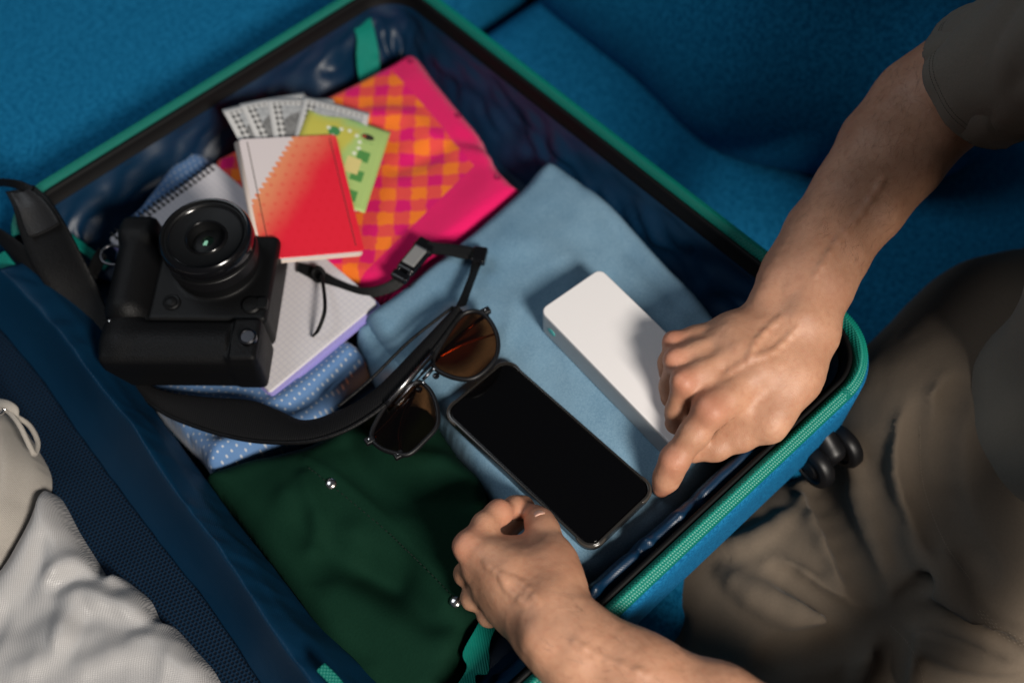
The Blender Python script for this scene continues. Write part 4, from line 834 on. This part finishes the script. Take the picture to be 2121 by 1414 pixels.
# ---- left arm and hand
LA = flat_limb([(1128, 1280, .166, 70), (1150, 1302, .168, 72), (1208, 1352, .170, 78), (1322, 1410, .171, 86), (1480, 1480, .168, 92), (1650, 1570, .160, 94)], .025) + [cone(P(1650, 1570, .160), (.29, -.14, .15), .042, .045, .02), cone((.29, -.14, .15), (.62, -.22, .50), .045, .055, .02)]
LM = [(972, 1130, .169, 24), (988, 1176, .160, 26), (1010, 1222, .150, 26), (1040, 1262, .143, 24)]
LP_ = LA + limb([(1112, 1258, .171, 48), (1050, 1190, .173, 33), (1005, 1150, .171, 26), LM[0]], .016) + limb([(1117, 1265, .169, 48), (1055, 1212, .167, 34), LM[1]], .016) + limb([(1117, 1278, .163, 46), (1062, 1243, .157, 33), LM[2]], .018) + limb([(1117, 1292, .157, 42), (1077, 1277, .149, 28), LM[3]], .018)
LP_ += limb([(1138, 1258, .165, 52), (1153, 1205, .164, 40), (1154, 1160, .162, 34)], .022) + limb([(1075, 1178, .162, 32), (1125, 1170, .161, 32)], .025) + limb([(1026, 1136, .158, 24), (1092, 1128, .152, 20)], .016)
for m_, w_ in ((LM[0], (1092, 1240, .184)), (LM[1], (1088, 1250, .180))):
    a = P(*w_); b = P(*m_[:3]) + (0, 0, R_(m_[3], P(*m_[:3])) * .6); LP_.append(cone(a * .4 + b * .6, b, .0022, .0036, .007))
LP_.append(cone(P(956, 1130, .174), P(964, 1121, .175), .0046, .0046, .011))
LP_ = LP_ + vein(LP_, [(1005, 1165), (1040, 1192), (1080, 1208), (1115, 1245)]) + vein(LP_, [(1040, 1192), (1052, 1218), (1088, 1250)]) + vein(LP_, [(1190, 1330), (1260, 1370), (1340, 1395)], .0013) + [cone(P(1112, 1318, .186), P(1122, 1326, .186), .009, .009, .014)]
LG = [(LP_, .012)]
l_ind = limb([LM[0], (1004, 1086, .165, 24), (1034, 1062, .156, 23.5), (1066, 1050, .142, 20), (1084, 1049, .133, 19), (1098, 1053, .125, 14)], .007) + [cone(P(1026, 1056, .163), P(1034, 1052, .162), .0042, .0042, .009)]
l_mid = limb([LM[1], (966, 1188, .140, 22), (985, 1160, .122, 21), (1040, 1105, .121, 20), (1080, 1078, .120, 17)], .008)
l_rng = limb([LM[2], (980, 1238, .130, 22), (1000, 1215, .112, 20), (1050, 1180, .110, 18)], .008)
l_lit = limb([LM[3], (1012, 1274, .126, 20), (1030, 1250, .112, 18), (1075, 1225, .110, 16)], .008)
l_thb = limb([(1152, 1178, .162, 34), (1139, 1130, .159, 27), (1126, 1098, .154, 28), (1116, 1079, .149, 25.5), (1107, 1064, .143, 18.5)], .009)
for g_, k_ in ((l_ind, .009), (l_mid, .006), (l_rng, .005), (l_lit, .005), (l_thb, .008)): LG.append((g_, k_))
# shoulders join the two arms under the shirt
SH = [cone((.73, .10, .52), (.66, -.05, .52), .055, .075, .03), cone((.66, -.05, .52), (.62, -.22, .50), .075, .055, .03), cone((.66, -.05, .53), (.545, -.05, .52), .058, .056, .03)]
HD = np.array([-.040, 0, -.200])
SH += [cone(HD + (.545, -.05, .765), HD + (.575, -.05, .745), .082, .085, .04), cone(HD + (.515, -.05, .69), HD + (.49, -.05, .665), .062, .045, .04), cone(HD + (.455, -.05, .725), HD + (.448, -.05, .705), .010, .015, .015), cone(HD + (.565, .035, .735), HD + (.575, .037, .715), .012, .010, .01), cone(HD + (.565, -.135, .735), HD + (.575, -.137, .715), .012, .010, .01), cone(HD + (.462, -.075, .695), HD + (.462, -.025, .695), .010, .010, .012), carve(HD + (.468, -.082, .742), HD + (.455, -.082, .738), .012, .012, .008), carve(HD + (.468, -.018, .742), HD + (.455, -.018, .738), .012, .012, .008), cone(HD + (.463, -.096, .758), HD + (.463, -.004, .758), .006, .006, .012), carve(HD + (.449, -.070, .676), HD + (.449, -.030, .676), .0022, .0022, .003)]
RED = [P(1468, 846, .19), P(1385, 952, .156), P(1410, 788, .195), P(1392, 742, .19), P(1390, 702, .182), P(1366, 1020, .122), P(955, 1125, .172), P(1030, 1050, .158), P(1110, 1060, .146), P(1085, 1110, .15), P(1040, 1075, .15)]
def skin_attr(p):
    red = np.zeros(len(p))
    for c in RED: red = np.maximum(red, np.exp(-(np.linalg.norm(p - c, axis=1) / .015) ** 2))
    fold = np.zeros(len(p))
    def crease(a, b, wd=.0007):
        nonlocal fold
        a, b = np.asarray(a), np.asarray(b); fold = np.maximum(fold, np.exp(-(seg_dist(p, a, b) / wd) ** 2))
    for dx in (-7, -1, 5):                                        # thumb joint wrinkles, index joint wrinkles
        crease(P(1110, 1074 + dx, .158), P(1152, 1084 + dx, .154), .0011); crease(P(1370, 948 + dx, .152), P(1405, 966 + dx, .160), .0009)
    for t in (0, 9, 18, 27): crease(P(1188, 1180 + t, .165), P(1196, 1190 + t, .160), .0009)
    return {'red': red, 'fold': fold}
def skin_disp(p): return (.00035 * pn(p * 170) + .0008 * pn(p * 48 + 3)).astype(np.float32)
body = sdf_mesh('body', RG + LG + [(SH, .02)], .0021, 'skin', None, skin_disp, skin_attr); under(body, person)
def nail(p, nrm, tip, w_, l_):
    nrm = np.asarray(nrm, float); nrm /= np.linalg.norm(nrm); t = np.asarray(tip, float); t -= nrm * (t @ nrm); t /= np.linalg.norm(t); s = np.cross(nrm, t); v, f = [], []; n = 8
    for j in range(n + 1):
        for i in range(n + 1):
            u, q = 2 * i / n - 1, j / n; wd = w_ * (1 - .25 * abs(2 * q - 1) ** 4); v.append(p + s * u * wd + t * (q - .5) * l_ + nrm * (-.45 * wd * u * u - .0007 * (2 * q - 1) ** 2))
    f = [(j * (n + 1) + i, j * (n + 1) + i + 1, (j + 1) * (n + 1) + i + 1, (j + 1) * (n + 1) + i) for j in range(n) for i in range(n)]
    o = msh('fingernail', v, f, 'nail'); m_ = o.modifiers.new('s', 'SOLIDIFY'); m_.thickness = .0008; m_.offset = 0; under(o, person); return o
from mathutils.bvhtree import BVHTree
BV = BVHTree.FromPolygons([q.co[:] for q in body.data.vertices], [p.vertices[:] for p in body.data.polygons])
def hit(x, y):
    d = ROT @ np.array([x - CW / 2, -(y - CH / 2), -FPX]); r = BV.ray_cast(Vector(CAM), Vector(d)); return np.array(r[0]), np.array(r[1])
def nail_at(x, y, tip, w_, l_, lean, sink=.0003):
    p, n_ = hit(x, y); t = P(*tip, p[2]) - P(x, y, p[2]); nail(p - n_ * sink, n_ + lean, t - np.array([0, 0, .004]), w_, l_)
nail_at(1109, 1059, (1104, 1048), .0062, .0105, np.array([0, .25, 0]))
nail_at(1357, 1011, (1356, 1030), .0042, .0095, np.array([-.4, 0, 0]), .0008)
under(sdf_mesh('head_hair', [([cone(HD + (.555, -.05, .785), HD + (.60, -.05, .755), .083, .086, .03), carve(HD + (.40, -.05, .72), HD + (.49, -.05, .70), .075, .075, .02)], .01)], .005, 'hair', None, lambda p: (.004 * pn(p * 90)).astype(np.float32)), person)
for sy in (-.082, -.018):
    ey = lathe('eye', [(.0115 * math.sin(math.pi * i / 12), -.0115 * math.cos(math.pi * i / 12)) for i in range(13)], mat('eye_white', (.6, .57, .54), .25), None, 24); ey.location = HD + (.474, sy, .742); ey.rotation_euler = (0, math.radians(-105), 0)
    lathe('iris', [(.0052, .0105), (.0035, .0116), (0, .0119)], mat('brown_iris', (.05, .025, .012), .2), ey, 20); under(ey, person)
    under(tube('eyebrow', [HD + (.462, sy - .017, .757), HD + (.456, sy, .764), HD + (.462, sy + .017, .757)], .0028, 'hair', None, 6), person)
# short dark hairs on the forearms
def hairs():
    v, f = [], []; rs = np.random.RandomState(5); me = body.data; co = np.array([q.co[:] for q in me.vertices]); nr = np.array([q.normal[:] for q in me.vertices])
    for A, B_, cnt in ((P(1700, 520, .2), P(1930, 210, .24), 650), (P(1180, 1330, .17), P(1560, 1480, .21), 260)):
        ax = (B_ - A); L = np.linalg.norm(ax); ax /= L; t = (co - A) @ ax; dist = np.linalg.norm(co - A - t[:, None] * ax, axis=1); ids = np.where((t > 0) & (t < L) & (dist < .06) & (nr[:, 2] > .0))[0]
        for i in rs.choice(ids, cnt):
            p = co[i]; n_ = nr[i]; d = -ax * .8 + rs.normal(size=3) * .35; d -= n_ * (d @ n_); d /= np.linalg.norm(d); ln_ = rs.uniform(.006, .013); s = np.cross(d, n_) * .00005; bend = rs.normal(size=3) * .2; k = len(v)
            for j in range(4):
                u = j / 3; c = p + d * ln_ * u + n_ * (.0012 * math.sin(math.pi * u * .8)) + bend * u * u * ln_ * .4; v += [c - s * (1 - .7 * u), c + s * (1 - .7 * u)]
            f += [(k + 2 * j, k + 2 * j + 1, k + 2 * j + 3, k + 2 * j + 2) for j in range(3)]
    o = msh('arm_hair', v, f, 'hair', None, False); o['kind'] = 'stuff'; under(o, person)
hairs()
def on_surf(base, pts, out, z0, z1, n=3):                         # traced line laid on a smooth body, lifted by out
    zz = np.arange(z0, z1, -.0015); q = []
    for x, y, _ in spline([(x, y, 0) for x, y in pts], n):
        ray = np.array([P(x, y, z) for z in zz], np.float32); d = field([(base, .01)], ray); k = int(np.argmax(d < 0)) if (d < 0).any() else len(zz) - 1; q.append(ray[k] + (CAM - ray[k]) / np.linalg.norm(CAM - ray[k]) * out)
    return q
def ridge_on(base, pts, r, z0, z1, k=.010, lift=-.15):
    q = on_surf(base, pts, r * lift, z0, z1); n = len(q) - 1; return [cone(q[i], q[i + 1], r * (.35 + .65 * math.sin(math.pi * (i + .3) / (n + .6))), r * (.35 + .65 * math.sin(math.pi * (i + 1.3) / (n + .6))), k) for i in range(n)]
def groove_on(base, pts, r, z0, z1, k=.012): q = on_surf(base, pts, r * .55, z0, z1); return [carve(q[i], q[i + 1], r, r, k) for i in range(len(q) - 1)]
# ---- t-shirt: sleeve round the upper arm, torso beyond the frame
def fold_disp(a, s, sd): return lambda p: (a * (1 - 2 * np.abs(pn(p * s + sd))) + a * .7 * pn(p * s * 2.3 + 5)).astype(np.float32)
sl = [J(2048, 160, .285, 158), ((.71, .18, .38), .066), ((.73, .08, .52), .085)]
TS = [cone(sl[0][0], sl[1][0], sl[0][1], sl[1][1], .03), cone(sl[1][0], sl[2][0], sl[1][1], sl[2][1], .03), cone(sl[2][0], (.66, -.05, .50), sl[2][1], .12, .05)]
TS += [cone((.615, .03, .07), (.68, .0, .30), .075, .125, .08), cone((.68, .0, .30), (.66, -.05, .50), .125, .135, .08), cone((.615, .03, .07), (.64, -.07, .0), .075, .115, .06), cone((.66, -.05, .50), (.62, -.22, .50), .12, .08, .06), cone((.62, -.22, .50), (.50, -.19, .37), .08, .07, .03)]
SLV = TS[:2]; tsh = sdf_mesh('t_shirt', [(TS[1:], .02)], .0065, 'tshirt', None, fold_disp(.0035, 13, 8)); under(tsh, person)
sdir = np.asarray(sl[1][0]) - sl[0][0]; sdir /= np.linalg.norm(sdir); h0 = sl[0][0] - sdir * .012
def half(o, nrm): o, nrm = np.asarray(o, np.float32), np.asarray(nrm, np.float32); return (lambda p: (p - o) @ nrm, o, 9., .003, -1)
SLV = SLV + [half(h0, sdir), carve(h0 - sdir * .05, h0 + sdir * .02, sl[0][1] - .0055, sl[0][1] - .0075, .003)]
slv = sdf_mesh('sleeve', [(SLV, .02)], .0034, 'tshirt', None, lambda p: fold_disp(.0052, 1, 8)(p * np.array([22, 16, 8], np.float32))); under(slv, person)
def hem_stitch():
    from mathutils.bvhtree import BVHTree
    bv = BVHTree.FromPolygons([q.co[:] for q in slv.data.vertices], [p.vertices[:] for p in slv.data.polygons]); u = np.cross(sdir, [0, 0, 1]); u /= np.linalg.norm(u); w_ = np.cross(u, sdir); v, f = [], []
    for off in (.0125, .0165):
        c = h0 + sdir * off
        for i in range(170):
            a = 2 * math.pi * i / 170; d = u * math.cos(a) + w_ * math.sin(a); hit = bv.ray_cast(Vector(c + d * .2), Vector(-d))
            if hit[0] is None: continue
            p = np.array(hit[0]); n_ = np.array(hit[1]); t = np.cross(n_, sdir); t /= np.linalg.norm(t) + 1e-9; k = len(v); p = p + n_ * .0002
            v += [p - t * .0007 - sdir * .0003, p + t * .0007 - sdir * .0003, p + t * .0007 + sdir * .0003, p - t * .0007 + sdir * .0003, p + n_ * .0003]; f += [(k, k + 1, k + 4), (k + 1, k + 2, k + 4), (k + 2, k + 3, k + 4), (k + 3, k, k + 4)]
    o = msh('hem_stitching', v, f, 'stitch', None, False); o['kind'] = 'stuff'; o.parent = slv
under(slv, person)
hem_stitch()
# ---- trousers
TR = [rbox((.41, .085, -.065), (.125, .085, .065), .05, .05), cone((.62, -.08, -.06), (.52, -.04, -.07), .12, .105, .06),
      cone(P(1960, 1290, -.05), P(1600, 1220, -.06), .098, .085, .05), cone(P(1600, 1220, -.06), P(1440, 1240, -.09), .085, .072, .04), cone(P(1440, 1240, -.09), P(1420, 1300, -.40), .072, .065, .04),
      cone(P(2010, 1150, -.02), P(1930, 900, .02), .11, .088, .05), cone(P(1930, 900, .02), P(2080, 740, .035), .088, .085, .05), cone(P(2080, 740, .035), P(2300, 640, .03), .085, .08, .05)]
T0_ = list(TR); ZA, ZB = .16, -.12
for pts, r in (([(1883, 1107), (1935, 1181), (1958, 1222), (2015, 1285), (2121, 1325)], .013), ([(1600, 1165), (1690, 1225), (1790, 1285)], .010), ([(1660, 1010), (1720, 1130), (1805, 1280)], .013), ([(1850, 1300), (1868, 1350), (1880, 1420)], .010), ([(1835, 1305), (1800, 1350), (1770, 1420)], .009), ([(1500, 1190), (1600, 1250), (1740, 1295), (1820, 1295)], .014),
               ([(1930, 1235), (1990, 1290), (2080, 1340)], .008), ([(1890, 850), (1880, 980), (1920, 1100)], .014), ([(1960, 790), (1925, 930), (1950, 1080), (2010, 1190)], .013), ([(1770, 940), (1790, 1060), (1830, 1180)], .010), ([(1375, 1265), (1368, 1320), (1390, 1400)], .006), ([(1480, 1130), (1560, 1120), (1640, 1060)], .008), ([(1900, 1330), (1990, 1360), (2100, 1380)], .008), ([(1860, 1290), (1960, 1320), (2060, 1345)], .007)):
    TR += ridge_on(T0_, pts, r, ZA, ZB)
for pts, r in (([(1850, 1270), (1880, 1235), (1925, 1202)], .004), ([(1690, 1010), (1745, 1120), (1815, 1270)], .009), ([(1837, 1290), (1740, 1325), (1600, 1365)], .012), ([(1845, 1295), (1850, 1350), (1838, 1420)], .008), ([(1610, 1180), (1700, 1245), (1770, 1285)], .005), ([(1870, 1282), (1920, 1270), (1985, 1292), (2100, 1345)], .005), ([(1905, 850), (1900, 980), (1945, 1110)], .009), ([(1985, 800), (1950, 930), (1975, 1080), (2040, 1180)], .009), ([(1400, 1280), (1392, 1340), (1410, 1410)], .005)):
    TR += groove_on(T0_, pts, r, ZA, ZB)
trs = sdf_mesh('trousers', [(TR, .02)], .0050, 'khaki', None, fold_disp(.0016, 17, 2)); under(trs, person)

def seam_stitches():
    bv = BVHTree.FromPolygons([q.co[:] for q in trs.data.vertices], [p.vertices[:] for p in trs.data.polygons]); v, f = [], []
    for line, zig in (([(2030, 1258), (2062, 1290), (2095, 1312), (2140, 1332)], 5.0), ([(2026, 1264), (2058, 1297), (2092, 1320), (2140, 1340)], 5.0), ([(1842, 1292), (1880, 1330), (1905, 1380), (1915, 1430)], 0), ([(1905, 880), (1912, 1000), (1955, 1120), (2010, 1200)], 0)):
        sp = spline([(x, y, 0) for x, y in line], 60); acc = 0; k_ = 0
        for a, b in zip(sp[:-1], sp[1:]):
            acc += np.linalg.norm(b - a)
            if acc < 5.5: continue
            acc = 0; k_ += 1; t = (b - a) / np.linalg.norm(b - a); o_ = np.array([-t[1], t[0], 0]) * (zig if k_ % 2 else 0); x, y = (a + o_)[:2]
            d = ROT @ np.array([x - CW / 2, -(y - CH / 2), -FPX]); r = bv.ray_cast(Vector(CAM), Vector(d))
            if r[0] is None: continue
            p = np.array(r[0]); n_ = np.array(r[1]); u = ROT @ np.array([t[0], -t[1], 0]); u -= n_ * (u @ n_); u /= np.linalg.norm(u) + 1e-9; w_ = np.cross(n_, u); c = p + n_ * .0002; k = len(v)
            v += [c - u * .0009 - w_ * .0003, c + u * .0009 - w_ * .0003, c + u * .0009 + w_ * .0003, c - u * .0009 + w_ * .0003, c + n_ * .0004]; f += [(k, k + 1, k + 4), (k + 1, k + 2, k + 4), (k + 2, k + 3, k + 4), (k + 3, k, k + 4)]
    o = msh('seam_stitching', v, f, mat('tan_thread', (.20, .16, .12), .9), None, False); o['kind'] = 'stuff'; o.parent = trs
seam_stitches()
